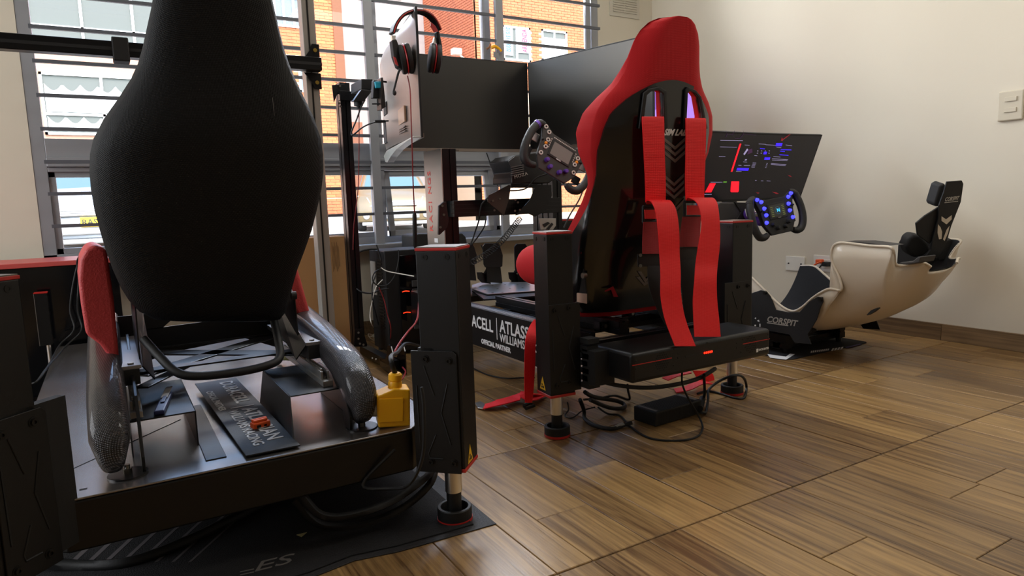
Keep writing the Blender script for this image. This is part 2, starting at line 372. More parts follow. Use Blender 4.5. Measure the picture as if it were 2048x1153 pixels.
# ---------------- fixtures on the walls
vent = thing('air_vent', 'white louvred wall vent beside the window near the corner', 'vent', (3.02, WY, 1.89))
MB().box((2.905, WY - .006, 1.872), (3.155, WY - .0005, 2.09)).build('plate', mat('vent_paint', 'c9c3b4', .6), vent, bevel=.002)
for k in range(12):
    z = 1.9 + k * .0145
    MB().box((2.93, WY - .012, z), (3.025, WY - .006, z + .006)).box((3.035, WY - .012, z), (3.13, WY - .006, z + .006)).build('louvre', mat('vent_paint', 'c9c3b4', .6), vent)
sw = thing('light_switch', 'white double rocker light switch plate on the right wall', 'switch', (FX1, 1.412, 1.03))
MB().box((3.258, 1.365, .968), (3.2695, 1.459, 1.09)).build('plate', mat('switch_plastic', 'c4bba6', .45), sw, bevel=.005)
for z in (1.002, 1.046):
    MB().box((3.254, 1.388, z), (3.259, 1.432, z + .018)).build('rocker', mat('switch_plastic', 'c4bba6', .45), sw, bevel=.001)
so1 = thing('blank_socket_plate', 'blank white wall plate with two screws left of the plug socket', 'wall plate', (FX1, 2.42, .32))
MB().box((3.262, 2.365, .268), (3.2695, 2.485, .348)).build('plate', WPL, so1, bevel=.002)
for y_ in (2.385, 2.465): MB().cyl((3.258, y_, .308), (3.262, y_, .308), .004, 10).build('screw', DBOLT, so1)
so2 = thing('wall_socket', 'white wall socket with an orange cord and a black plug in it', 'socket', (FX1, 2.24, .32))
MB().box((3.262, 2.17, .275), (3.2695, 2.31, .362)).build('plate', WPL, so2, bevel=.002)
MB().box((3.259, 2.2, .295), (3.262, 2.28, .342)).build('socket_insert', WPL, so2, bevel=.001)
oc = thing('orange_power_cord', 'orange power cord plugged into the white wall socket', 'cord', (3.24, 2.27, .33))
MB().tube(spline([P(1622, 548, Y=2.26), P(1627, 532, Y=2.265), P(1642, 524, X=3.20), (3.235, 2.258, .333)], 6), .0045, 8).build('cord', ORG, oc, smooth=60)
MB().box((3.222, 2.243, .322), (3.258, 2.272, .343)).build('plug', ORG, oc, bevel=.004)
bc = thing('black_power_plug', 'black power plug and cord right of the orange cord', 'plug', (3.24, 2.22, .32))
MB().tube(spline([P(1632, 552, Y=2.25), P(1636, 540, Y=2.24), P(1645, 529, Y=2.225), (3.225, 2.212, .321)], 6), .004, 8).build('cord', BLKM, bc, smooth=60)
MB().box((3.215, 2.196, .309), (3.258, 2.228, .332)).build('plug', BLKM, bc, bevel=.004)

# ================================================================== OUTSIDE
GZ = .13
ASPH = mat('pale_sunlit_paving', '807a70', .9, bump=.3, bscale=30, var=.08, vscale=4)
MB().box((-30, 3.9, GZ - .2), (45, 45, GZ)).build('ground', ASPH, kind='structure')
MB().box((17.5, 25.0, GZ), (40, 34, GZ + .05)).build('lawn', mat('green_lawn', '5f8f28', .9, bump=.5, bscale=80, var=.25, vscale=20), kind='stuff', label='strip of green grass beyond the parking area', cat='grass')
BRK = mat('orange_clay_brick', 'a0552f', .85, orand=.16, var=.05)
BRKS = mat('orange_clay_brick_far', '9c5230', .85, var=.2, vscale=6)
MORT = mat('pale_mortar', 'a58c72', .9)
PLAS = mat('pale_peach_plaster', '8d6c5b', .9)
CRM = mat('cream_facade', '7b7472', .9)
BRN = mat('brown_pilaster', '5c3823', .9)
DKGL = mat('dark_window_glass', '58626a', .5, .0, spec=.2)
PWF = mat('pale_window_frame', 'b9c2c6', .5)
CURT = mat('white_curtain', 'a9afad', .9)
bld = thing('apartment_building', 'sunlit orange brick apartment building across the parking area', 'building', (6, 19.5, GZ))
FYB = 19.5
def wallbox(a, b, m, name='wall'): return MB().box(a, b).build(name, m, bld)
wallbox((-12, FYB, GZ), (4.0, FYB + .4, 7.9), PLAS); wallbox((4.0, FYB, GZ), (5.95, FYB + .4, 7.9), MORT)
wallbox((5.95, FYB - .05, GZ), (6.22, FYB + .4, 7.9), BRN, 'pilaster')
wallbox((6.22, 23.3, GZ), (10.5, 23.6, 8.7), CRM); wallbox((5.9, FYB, GZ), (6.2, 23.5, 8.7), CRM)
wallbox((6.22, 23.2, GZ), (7.9, 23.3, 3.6), mat('brown_pink_wall', '6b4635', .9), 'lower_wall')
wallbox((10.45, FYB, GZ), (10.8, 23.6, 7.9), MORT); wallbox((10.45, FYB, GZ), (34, FYB + .4, 7.9), MORT)
bricks = []
def brick_cells(x0, x1, z0, z1, skip=(), ax='X', c=FYB):
    r = 0; z = z0
    while z + .072 < z1:
        x = x0 - (.13 if r % 2 else 0)
        while x < x1:
            a, b = max(x, x0), min(x + .25, x1)
            if b - a > .04 and not any(s[0] < (a + b) / 2 < s[1] and s[2] < z + .035 < s[3] for s in skip):
                bricks.append((ax, a, b, z, c))
            x += .262
        z += .085; r += 1
wins_r = [(11.45, 12.5, 5.25, 6.33), (12.95, 13.98, 5.35, 6.35), (4.35, 5.15, 5.6, 7.6), (4.9, 5.25, 3.9, 4.6)]
brick_cells(5.2, 5.95, 1.0, 7.4, wins_r)
nb = len(bricks)
brick_cells(10.5, 15.6, 4.3, 8.2, wins_r)
brick_cells(4.0, 5.2, 2.4, 7.4, wins_r)
brick_cells(9.0, 10.2, .2, 2.2, (), 'X', FYB) if False else None
brick_cells(10.5, 11.4, .3, 1.9); brick_cells(12.6, 16.5, .3, 2.0)
brick_cells(19.5, 23.3, 3.6, 9.4, (), 'Y', 10.45)
brick_cells(5.2, 5.95, .2, 1.0)
def bk(mb, t, d=.022):
    ax, a, b, z, c = t
    return mb.box((a, c - d, z), (b, c + .001, z + .072)) if ax == 'X' else mb.box((c - d, a, z), (c + .001, b, z + .072))
BM = {}
for t in bricks[:290]:
    ax, a, b, z, c = t; k = round(b - a, 3)
    if k not in BM:
        me = bpy.data.meshes.new('brick'); q = MB().box((0, -.022, 0), (b - a, .001, .072)); me.from_pydata(q.v, [], q.f); me.materials.append(BRK); BM[k] = me
    o = bpy.data.objects.new('brick', BM[k]); COL.objects.link(o); o.parent = bld; o.location = Vector((a, c, z)) - WPOS[bld.name]
mb = MB()
for t in bricks[290:]: bk(mb, t)
mb.build('brickwork', BRKS, bld, kind='stuff')
def bwin(x0, x1, z0, z1, nv, nh, gl=DKGL, Y=FYB, fw=.06, curtain=False):
    f = MB().box((x0, Y - .05, z0), (x0 + fw, Y + .02, z1)).box((x1 - fw, Y - .05, z0), (x1, Y + .02, z1)).box((x0, Y - .05, z0), (x1, Y + .02, z0 + fw)).box((x0, Y - .05, z1 - fw), (x1, Y + .02, z1))
    for i in range(1, nv):
        xx = x0 + (x1 - x0) * i / nv; f.box((xx - fw / 2, Y - .045, z0), (xx + fw / 2, Y, z1))
    for h in nh: f.box((x0, Y - .045, h - fw / 2), (x1, Y, h + fw / 2))
    w = f.build('window', PWF, bld)
    MB().box((x0 + .01, Y - .012, z0 + .01), (x1 - .01, Y - .004, z1 - .01)).build('pane', gl, w)
    if curtain:
        for (zt, zb) in curtain:
            m = MB(); n = int((x1 - x0) / .05); top = []; bot = []
            for i in range(n + 1):
                xx = x0 + .08 + (x1 - x0 - .16) * i / n; yy = Y - .024 + .008 * math.sin(i * 1.7)
                top.append((xx, yy, zt - .16 * abs(math.sin(i * .42)))); bot.append((xx, yy, zb))
            m.loft([top, bot], False, False); m.build('curtain', CURT, w, solid=.004)
    return w
SKYGL = mat('reflecting_grey_glass', '4a504e', .6, spec=.2)
bwin(-1.15, 4.2, 4.72, 7.2, 5, [5.1], SKYGL, curtain=False)
bwin(-1.05, 3.9, 2.62, 4.05, 4, [3.1], SKYGL, curtain=[(3.8, 3.15), (3.05, 2.72)])
bwin(-.9, 3.9, .9, 2.0, 3, [1.6], SKYGL)
bwin(4.35, 5.15, 5.6, 7.6, 3, [6.4]); bwin(4.9, 5.25, 3.9, 4.6, 2, [])
wA = bwin(11.45, 12.5, 5.25, 6.33, 2, [], SKYGL)
wB = bwin(12.95, 13.98, 5.35, 6.35, 2, [], SKYGL)
MB().box((13.02, FYB - .03, 5.4), (13.9, FYB - .015, 6.1)).build('blind', CURT, wB)
bwin(8.5, 9.6, 7.9, 9.2, 2, [], mat('dark_brown_glass', '5a4540', .2), Y=23.3)
MB().box((11.5, FYB - .04, 5.4), (11.83, FYB - .03, 6.3)).build('phone_banner', mat('pale_blue_banner', '7f9299', .7), wA)
MB().box((11.97, FYB - .04, 5.52), (12.42, FYB - .03, 6.27)).build('rent_banner', mat('white_banner', '8d959b', .7), wA)
text('315 511 8202', .22, (11.58, FYB - .045, 6.27), (0, 0, -1), (1, 0, 0), mat('blue_print', '16485a', .6), wA, bold=.004, wide=.62)
text('ARRIENDA', .26, (12.36, FYB - .045, 5.55), (0, 0, 1), (-1, 0, 0), mat('magenta_print', 'a3163d', .6), wA, bold=.006, wide=.58)
text('INFORMES', .1, (12.08, FYB - .045, 6.2), (0, 0, -1), (1, 0, 0), mat('blue_print', '16485a', .6), wA, wide=.7) if False else None
lamp = thing('outdoor_floodlight', 'small white floodlight on the brick side wall of the building', 'light', (10.3, 20.2, 5.45))
MB().tube([(10.42, 20.2, 5.35), (10.2, 20.15, 5.45)], .03, 8).build('arm', WPL, lamp); MB().box((9.95, 20.0, 5.42), (10.25, 20.25, 5.62)).build('lamp_head', WPL, lamp, bevel=.03)
dp = MB().cyl((11.0, FYB - .08, GZ), (11.0, FYB - .08, 2.2), .06, 10).build('downpipe', WFR, bld)
MB().box((4.0, FYB - .06, GZ), (5.95, FYB, .5)).build('plinth', WFR, bld)

def car(name, label, loc, rot, paint, dark, L=4.3, Wd=1.7, H=1.45, plate=None, hatch=False):
    c = thing(name, label, 'car', loc)
    M = Matrix.Translation(loc) @ Matrix.Rotation(rot, 4, 'Z')   # local: +x forward, z up
    w = Wd / 2
    prof = [(-L/2, .35), (-L/2 + .02, .75), (-L/2 + .12, .95), (-L/2 + .5, 1.0), (L/2 - 1.25, .98), (L/2 - .7, .9), (L/2 - .22, .74), (L/2 - .03, .6), (L/2, .42), (L/2 - .03, .22), (L/2 - .5, .2), (-L/2 + .4, .2)]
    rings = []
    for yy, k in ((-w, .0), (-w * .93, .045), (0, .075), (w * .93, .045), (w, .0)):
        s = 1 if abs(yy) < w else .985
        rings.append([(x * s + (.05 * (1 - (yy / w) ** 2) if x > L/2 - 1 else 0), yy, z + (k if z > .7 else 0)) for x, z in prof])
    MB(M).loft(rings).build('body', paint, c, smooth=35, bevel=.02)
    x0, x1, x2, x3 = -L/2 + .15, -L/2 + .75, L/2 - 1.95, L/2 - 1.05
    if not hatch: x0, x1 = -L/2 + .45, -L/2 + 1.0
    cab = []
    for yy, zz, ins in ((-w * .93, .95, 0), (-w * .74, H - .03, 1), (0, H, 1), (w * .74, H - .03, 1), (w * .93, .95, 0)):
        cab.append([(x0 if not ins else x1, yy, zz), (x3 if not ins else x2, yy, zz)])
    vs = [cab[0][0], cab[0][1], cab[4][1], cab[4][0], cab[1][0], cab[1][1], cab[3][1], cab[3][0]]
    MB(M).add(vs, [(3, 2, 1, 0), (4, 5, 6, 7), (0, 1, 5, 4), (1, 2, 6, 5), (2, 3, 7, 6), (3, 0, 4, 7)]).build('cabin', paint, c, bevel=.06, seg=3, smooth=40)
    def lerp(a, b, t): return tuple(a[i] + (b[i] - a[i]) * t for i in range(3))
    def quad(p, q, r, s, i0=.07, i1=.93, j0=.12, j1=.9, off=.012):
        a = lerp(lerp(p, q, i0), lerp(s, r, i0), j0); b = lerp(lerp(p, q, i1), lerp(s, r, i1), j0); cc = lerp(lerp(p, q, i1), lerp(s, r, i1), j1); d = lerp(lerp(p, q, i0), lerp(s, r, i0), j1)
        n = (Vector(b) - Vector(a)).cross(Vector(d) - Vector(a)).normalized() * off
        return [a, b, cc, d], n
    q, n = quad(vs[1], vs[2], vs[6], vs[5]); MB(M).prism(q, n).build('windshield', GL2, c)
    q, n = quad(vs[0], vs[1], vs[5], vs[4], .05, .48); MB(M).prism(q, n).build('side_window', GL2, c)
    q, n = quad(vs[0], vs[1], vs[5], vs[4], .52, .93); MB(M).prism(q, n).build('side_window', GL2, c)
    q, n = quad(vs[2], vs[3], vs[7], vs[6], .05, .48); MB(M).prism(q, n).build('side_window', GL2, c)
    q, n = quad(vs[2], vs[3], vs[7], vs[6], .52, .93); MB(M).prism(q, n).build('side_window', GL2, c)
    for wx in (L/2 - .8, -L/2 + .85):
        for sy in (-1, 1):
            o = (wx, sy * (w - .19), .31); ob = MB(M).lathe([(.2, 0), (.29, .005), (.31, .05), (.31, .16), (.29, .2), (.2, .2)], o, (0, sy, 0), 24).build('wheel', mat('tyre_rubber', '2b2a29', .8), c, smooth=40)
            MB(M).lathe([(.02, .2), (.2, .2), (.2, .195), (.02, .19)], o, (0, sy, 0), 20).build('wheel_cover', SILV, ob, smooth=30)
            m = MB(M)
            for k in range(7):
                a = 2 * math.pi * k / 7; m.cb((wx + .12 * math.cos(a), sy * (w + .012), .31 + .12 * math.sin(a)), (.035, .01, .035))
            m.build('wheel_hole', mat('tyre_rubber', '2b2a29', .8), ob)
    for sy in (-1, 1):
        hl = [(L/2 - .02, sy * w * .62, .56), (L/2 - .12, sy * w * .97, .58), (L/2 - .42, sy * w * .98, .82), (L/2 - .2, sy * w * .72, .76)]
        MB(M).prism(hl, (.035, 0, .01)).build('headlight', mat('headlight_lens', '9aa4a8', .2, spec=.8), c, bevel=.01)
        MB(M).lathe([(.01, 0), (.07, 0), (.07, .03), (.05, .035)], (L/2 - .02, sy * w * .78, .35), (1, 0, 0), 14).build('fog_lamp', dark, c, smooth=40)
        MB(M).ball((L/2 - 1.3, sy * (w + .1), .98), .11, 10, (.5, 1, .7)).build('mirror', paint, c, smooth=60)
    MB(M).box((L/2 - .1, -w * .55, .56), (L/2 + .055, w * .55, .68)).build('grille', dark, c, bevel=.02)
    for k in range(3): MB(M).box((L/2 - .1, -w * .52, .58 + k * .035), (L/2 + .062, w * .52, .59 + k * .035)).build('grille_slat', SILV, c)
    MB(M).box((L/2 - .1, -w * .6, .28), (L/2 + .055, w * .6, .46)).build('air_intake', dark, c, bevel=.02)
    MB(M).box((L/2 - .1, -w * .9, .14), (L/2 + .02, w * .9, .22)).build('lower_lip', dark, c, bevel=.02)
    if plate:
        p = MB(M).box((L/2 + .055, -.17, .40), (L/2 + .075, .17, .55)).build('number_plate', mat('yellow_plate', 'f0c914', .5), c, bevel=.005)
        x = M.to_3x3() @ Vector((0, 1, 0)); o = M @ Vector((L/2 + .077, -.15, .435))
        text(plate, .12, o, x, (0, 0, 1), BLKM, p, bold=.002)
    return c
GL2 = mat('car_glass', '33484b', .35, spec=.4)
car('white_car', 'white saloon car parked nose first outside the left end of the window', Vector(P(192, 505, Z=GZ)) + Vector((0.05, 2.15, 0)), math.radians(-91), mat('white_car_paint', '70787f', .3, coat=.25), mat('dark_grille', '6a6c6c', .5), L=4.4, H=1.45, plate='RAS', Wd=1.72)
car('beige_car', 'beige hatchback car parked outside behind the bare window bars', (6.3, 16.6, GZ), math.radians(-108), mat('beige_car_paint', '54482f', .35, .2, coat=.25), mat('dark_grille', '6a6c6c', .5), L=4.1, H=1.5, hatch=True, Wd=1.72)

# ================================================================== ACTUATOR POSTS
WARN = mat('warning_ink', '1a1710', .5)
def actuator(parent, cx, cy, rot, zt=.605, zb=.13, plate=None, sticker=None, size=.089, lit=None):
    """one lifting post: square body, red-edged caps, chrome rod, cup foot; rot = rotation of the square"""
    M = Matrix.Translation((cx, cy, 0)) @ Matrix.Rotation(rot, 4, 'Z'); h = size / 2
    b = MB(M).box((-h, -h, zb + .008), (h, h, zt)).build('actuator', BLK, parent, bevel=.002)
    c = .012
    oct_ = lambda e, z: [(-h - e + c, -h - e, z), (h + e - c, -h - e, z), (h + e, -h - e + c, z), (h + e, h + e - c, z), (h + e - c, h + e, z), (-h - e + c, h + e, z), (-h - e, h + e - c, z), (-h - e, -h - e + c, z)]
    sq = lambda e, z: [(-h - e, -h - e, z), (h + e, -h - e, z), (h + e, h + e, z), (-h - e, h + e, z)]
    MB(M).prism(sq(.0012, zt), (0, 0, .006)).build('top_trim', REDL, b, bevel=.0008, seg=1)
    MB(M).prism(sq(-.001, zt + .006), (0, 0, .002)).build('top_cap', mat('grey_brown_cap', '6b5f55', .5), b)
    MB(M).prism(sq(.0008, zb), (0, 0, .008)).build('bottom_trim', REDL, b, bevel=.0008, seg=1)
    MB(M).cyl((0, 0, .068), (0, 0, zb + .002), .0185, 28).build('chrome_rod', STEEL, b, smooth=40)
    MB(M).lathe([(.0165, .012), (.0165, .068)], (0, 0, 0), n=24).build('rod_end', BLKM, b, smooth=40)
    MB(M).lathe([(.037, .004), (.0385, .006), (.0385, .031), (.037, .033), (.031, .033), (.0295, .030), (.0295, .012), (.002, .010), (.002, .004)], (0, 0, 0), n=36).build('foot_cup', BLKM, b, smooth=35)
    MB(M).lathe([(.002, .0002), (.037, .0002), (.0395, .0015), (.0395, .0085), (.002, .0085)], (0, 0, 0), n=36).build('foot_ring', REDL, b, smooth=35)
    faces = plate or [((0, -1), None)]
    for fx in (-.024, .024):
        for (nx, ny) in ((0, -1), (-1, 0), (1, 0)):
            R = Matrix.Rotation(math.atan2(ny, nx) + math.pi / 2, 4, 'Z')
            MB(M @ R).lathe([(.0005, 0), (.0062, 0), (.0062, .001), (.0030, .001), (.0028, .0004), (.0005, .0004)], (fx, -h, zt - .013), (0, -1, 0), 14).build('screw', DBOLT, b, smooth=30)
    return b, M
def bracket_plate(parent, M, x0, x1, z0, z1, off, h, bolts, name='bracket_plate'):
    """flat plate lying on face -Y of the post frame M, with pressed X ribs"""
    y = -h - off
    r = .008
    pts = [(x0, y, z0), (x1, y, z0), (x1, y, z1 - r), (x1 - r, y, z1), (x0, y, z1)]
    p = MB(M).prism(pts, (0, -.004, 0)).build(name, BLK, parent, bevel=.001)
    w = x1 - x0; hh = z1 - z0; cx = (x0 + x1) / 2; cz = (z0 + z1) / 2
    for pa in ([(-.22, .38), (-.02, .14)], [(.28, .24), (.12, 0), (.30, -.26)], [(-.02, -.18), (-.2, -.34), (-.18, -.38), (.12, -.38)], [(-.40, .22), (-.38, -.25)]):
        path = [(cx + a * w, y - .0043, cz + b_ * hh) for a, b_ in pa]
        MB(M).tube(path, .0016, 6).build('pressed_rib', BLKM, p, smooth=60)
    for bx, bz in bolts:
        MB(M).lathe([(.0005, 0), (.0085, 0), (.0085, .0012), (.0058, .0012), (.0055, .0045), (.003, .0045), (.0028, .002), (.0005, .002)], (bx, y - .004, bz), (0, -1, 0), 18).build('bolt', DBOLT, p, smooth=30)
    return p
def warn_sticker(parent, M, o, x, up, s=.036):
    """yellow warning triangle on a surface: o = lower left corner, x along base, up = up direction"""
    o = Vector(o); x = Vector(x).normalized(); up = Vector(up).normalized(); n = x.cross(up)
    q = MB(M).prism([o, o + x * s, o + x * s * .5 + up * s * 1.15], n * .0006).build('warning_sticker', YELST, parent)
    m = MB(M)
    for a, b_, r in ((.42, .45, .10), (.36, .22, .10), (.62, .24, .13)):
        c = o + x * s * a + up * s * b_ + n * .0007; m.lathe([(r * s * .45, 0), (r * s, 0), (r * s, .0003), (r * s * .45, .0003)], c, n, 10)
    m.box((0, 0, 0), (0, 0, 0)) if False else None
    m.build('symbol', WARN, q); return q

# ================================================================== RIG A (near left)
rigA = thing('simulator_platform', 'large black motion simulator platform nearest the camera, below the black seat', 'platform', (.21, 2.2, .005))
DZ = .218
deck = [(-.108, 1.345), (.528, 1.345), (.612, 1.43), (.612, 3.02), (-.205, 3.02), (-.205, 1.43)]
DECKM = mat('grey_black_deck', '96918f', .27, .9, bump=.02, bscale=10, var=.18, vscale=5)
MB().prism([(x, y_, DZ - .004) for x, y_ in deck], (0, 0, .004)).build('deck', DECKM, rigA, bevel=.0015)
MB().prism([(x, y_, .122) for x, y_ in deck], (0, 0, DZ - .0045 - .122)).build('chassis', BLK, rigA, bevel=.004)
MB().cb((-.08, 1.385, DZ + .0001), (.012, .008, .0004)).build('deck_hole', BLKM, rigA)
sm = MB(); a, b = P(112, 954, Z=DZ), P(361, 840, Z=DZ); d = (b - a).normalized(); n_ = d.cross(Vector((0, 0, 1))) * .0012
sm.prism([a - n_, b - n_, b + n_, a + n_], (0, 0, .0006)).build('deck_seam', BLKM, rigA)
a, b = P(388, 610, Z=DZ), P(405, 640, Z=DZ)
for (cx, s) in ((.606, 1), (-.19, -1)):
    b, M = actuator(rigA, cx, 1.31, math.radians(-45 * s))
    M = Matrix.Translation((cx, 1.31, 0)) @ Matrix.Rotation(math.radians(-45 * s), 4, 'Z')
    if s > 0: bracket_plate(b, M, -.065, .037, .128, .395, .0005, .0445, [(-.032, .378), (.02, .375), (-.03, .152), (.022, .152)])
    else: bracket_plate(b, M, -.037, .058, .128, .395, .0005, .0445, [(-.02, .372), (.034, .375), (-.022, .152), (.034, .152)])
    if s > 0: warn_sticker(b, M, (.0448, -.026, .142), (0, 1, 0), (0, 0, 1), .034)
    MB(M).box((-.05 if s > 0 else .01, -.0445, .14), (-.012 if s > 0 else .1, -.025, .4)).build('mount_block', BLKM, b)
bL = None
# seat brackets (hollow bent sheet boxes)
SH = mat('black_sheet_metal', '18181a', .34, .25, bump=.1, bscale=12)
def sheet(pts, t, name, parent, m=SH, bevel=.0008):
    pts = [Vector(p) for p in pts]; n = (pts[1] - pts[0]).cross(pts[-1] - pts[0]).normalized() * t
    return MB().prism(pts, n).build(name, m, parent, bevel=bevel)
zt = .292
bx = MB()
bx.box((0, 1.51, zt - .003), (.122, 1.83, zt)).box((.119, 1.51, DZ), (.122, 1.83, zt)).box((0, 1.51, DZ), (.003, 1.83, zt)).box((.122, 1.40, DZ), (.16, 1.83, DZ + .002))
bx.build('left_seat_bracket', SH, rigA, bevel=.001)
bx = MB(); zt2 = .30
bx.box((.305, 1.47, zt2 - .003), (.445, 1.76, zt2)).box((.442, 1.47, DZ), (.445, 1.76, zt2)).prism([(.305, 1.47, zt2), (.292, 1.40, DZ), (.292, 1.76, DZ), (.305, 1.76, zt2)], (-.003, 0, 0))
bx.build('right_seat_bracket', SH, rigA, bevel=.001)
# upright arms that carry the side fairings
for X, s in ((.02, -1), (.41, 1)):
    y0 = 1.40
    path = [(X, 1.405, DZ), (X, 1.40, .25), (X, 1.43, .30), (X, 1.50, .345), (X, 1.62, .37), (X, 1.95, .40), (X, 1.95, .385), (X, 1.64, .35), (X, 1.53, .325), (X, 1.465, .285), (X, 1.44, DZ)]
    MB().prism(path, (.006 * s, 0, 0)).build('side_arm', SH, rigA, bevel=.001)
    c = Vector((X + s * .03, 1.415, DZ))
    MB().lathe([(.001, 0), (.034, 0), (.034, .003), (.001, .003)], c, n=24).build('foot_plate', SH, rigA, smooth=30)
    MB().cyl(c + Vector((0, 0, .003)), c + Vector((0, 0, .012)), .008, 6).cyl(c + Vector((0, 0, .012)), c + Vector((0, 0, .02)), .005, 12).build('bolt', BOLT, rigA, smooth=30)
CARB = weave('carbon_weave', '1c1c1e', '77747a', .34, 115, 1.0, metal=.3, coat=.3)
def fairing(X, s):
    # centre line in YZ with section: width along X, thickness along normal
    cl = [(1.425, .232, .010), (1.405, .262, .03), (1.42, .30, .04), (1.475, .335, .042), (1.56, .355, .04), (1.70, .378, .036), (1.90, .402, .030), (2.10, .425, .02)]
    pts = spline([(X + s * .035, a, b) for a, b, c in cl], 5); ws = spline([(c, 0, 0) for a, b, c in cl], 5)
    rings = []
    for i, p in enumerate(pts):
        a = pts[max(i - 1, 0)]; b = pts[min(i + 1, len(pts) - 1)]; d = (b - a).normalized(); nrm = Vector((1, 0, 0)).cross(d).normalized(); w = ws[i].x
        rings.append([p + Vector((1, 0, 0)) * (.034 * (.35 + .65 * min(1, i / 9)) * math.copysign(abs(math.cos(t)) ** .7, math.cos(t))) + nrm * (w * .95 * math.copysign(abs(math.sin(t)) ** .7, math.sin(t))) for t in [2 * math.pi * k / 20 for k in range(20)]])
    MB().loft(rings).build('side_fairing', CARB, rigA, smooth=60)
fairing(-.025, -.2); fairing(.43, .3)
# red side pads
def pad(px, Y, th, dx=0):
    pts = [P(a, b, Y=Y) for a, b in px]
    return MB().prism(pts, (dx, th, 0)).build('side_pad', REDP, rigA, bevel=.01, seg=4, smooth=45)
pad([(157, 560), (160, 520), (172, 497), (190, 490), (214, 500), (228, 600), (241, 745), (224, 742), (216, 712), (200, 690), (172, 670), (162, 610)], 1.66, .26, -.01)
pad([(570, 520), (590, 520), (602, 560), (623, 636), (612, 651), (590, 625), (575, 590)], 1.84, .2, .02)
# seat side mounts: silver-topped channels on rails
LITE = mat('worn_grey_metal', '8f8d8f', .35, .75, bump=.08, bscale=20)
for (x0, x1, sx) in ((-.004, .034, 1), (.376, .414, -1)):
    MB().box((x0, 1.60, .378), (x1, 2.02, .386)).build('channel_top', LITE, rigA, bevel=.001)
    MB().box((x0 + .004, 1.60, .345), (x1 - .004, 2.0, .378)).build('channel', BLKM, rigA, bevel=.001)
    xx = x1 if sx > 0 else x0
    sheet([(xx, 1.60, .382), (xx + sx * .022, 1.62, .345), (xx + sx * .022, 2.0, .45), (xx, 1.95, .50)], .003, 'cheek_plate', rigA, SH)
    MB().box((x0 + .008, 1.50, .30), (x1 - .008, 1.9, .312)).box((x0 + .01, 1.52, .312), (x0 + .014, 1.9, .33)).box((x1 - .014, 1.52, .312), (x1 - .01, 1.9, .33)).build('slide_rail', ALU, rigA)
    m = MB()
    for k in range(12): m.box((x0 + .013, 1.53 + k * .012, .33), (x0 + .016, 1.536 + k * .012, .335))
    m.build('rail_teeth', ALU, rigA, kind='stuff')
    MB().cyl(((x0 + x1) / 2, 1.62, .386), ((x0 + x1) / 2, 1.62, .389), .006, 14).cyl(((x0 + x1) / 2, 1.53, .312), ((x0 + x1) / 2, 1.53, .317), .006, 14).build('bolt', BOLT, rigA, smooth=30)
# cross plates with cut-outs between the channels, and the curved handle tube
def strut(a, b, w, name='cross_strut', zz=.004):
    a = Vector(a); b = Vector(b); n = (b - a).cross(Vector((0, 0, 1))).normalized() * w / 2
    return MB().prism([a - n, b - n, b + n, a + n], (0, 0, zz)).build(name, SH, rigA, bevel=.0008)
strut((.03, 1.70, .34), (.385, 2.0, .34), .05); strut((.03, 2.0, .34), (.385, 1.70, .34), .05)
strut((.02, 1.72, .345), (.40, 1.72, .345), .035); strut((.02, 2.02, .345), (.40, 2.02, .345), .06)
strut((.03, 1.62, .33), (.20, 1.90, .33), .03)
m = MB()   # seat pan with slots, seen below the seat back
for q in ([(.0, .44), (.40, .44), (.40, .418), (0, .418)], [(.0, .418), (.125, .418), (.10, .398), (0, .398)], [(.25, .418), (.40, .418), (.40, .398), (.243, .404)], [(0, .398), (.10, .400), (.243, .404), (.40, .398), (.40, .30), (.30, .345), (.12, .33), (0, .30)]):
    m.prism([(x, 2.0, z) for x, z in q], (0, .004, 0))
m.build('seat_pan', SH, rigA)
sp_ = thing('short_lifting_post', 'short black post with red top standing in front of the low cabinet', 'post', (-.23, 3.0, 0))
MB().box((-.252, 2.985, .232), (-.213, 3.03, .424)).build('body', BLK, sp_, bevel=.001); MB().box((-.254, 2.984, .232), (-.2525, 3.03, .424)).build('lit_edge', ALU, sp_)  # bright strip stands for the light falling on the left edge
MB().box((-.254, 2.984, .4242), (-.212, 3.031, .4272)).build('top_trim', REDL, sp_); MB().cyl((-.228, 3.007, .01), (-.228, 3.007, .232), .008, 14).build('rod', STEEL, sp_, smooth=40)
MB().lathe([(.001, .0), (.022, .0), (.022, .015), (.001, .015)], (-.228, 3.007, 0), n=20).build('foot', BLKM, sp_, smooth=40)
MB().tube(spline([(.045, 1.66, .43), (.07, 1.62, .395), (.095, 1.585, .365), (.13, 1.57, .352), (.21, 1.565, .348), (.28, 1.57, .352), (.312, 1.59, .362), (.322, 1.64, .39), (.328, 1.72, .45)], 5), .0095, 12).build('handle_tube', BLKM, rigA, smooth=60)
for s, xx in ((1, .035), (-1, .375)):
    sheet([(xx, 1.66, .37), (xx + s * .002, 1.66, .49), (xx + s * .002, 1.78, .55), (xx, 1.95, .48), (xx, 1.95, .37)], .003, 'seat_side_plate', rigA)
MB().box((-.19, 3.0, DZ), (.6, 3.03, .30)).build('front_kick_plate', SH, rigA) if False else None

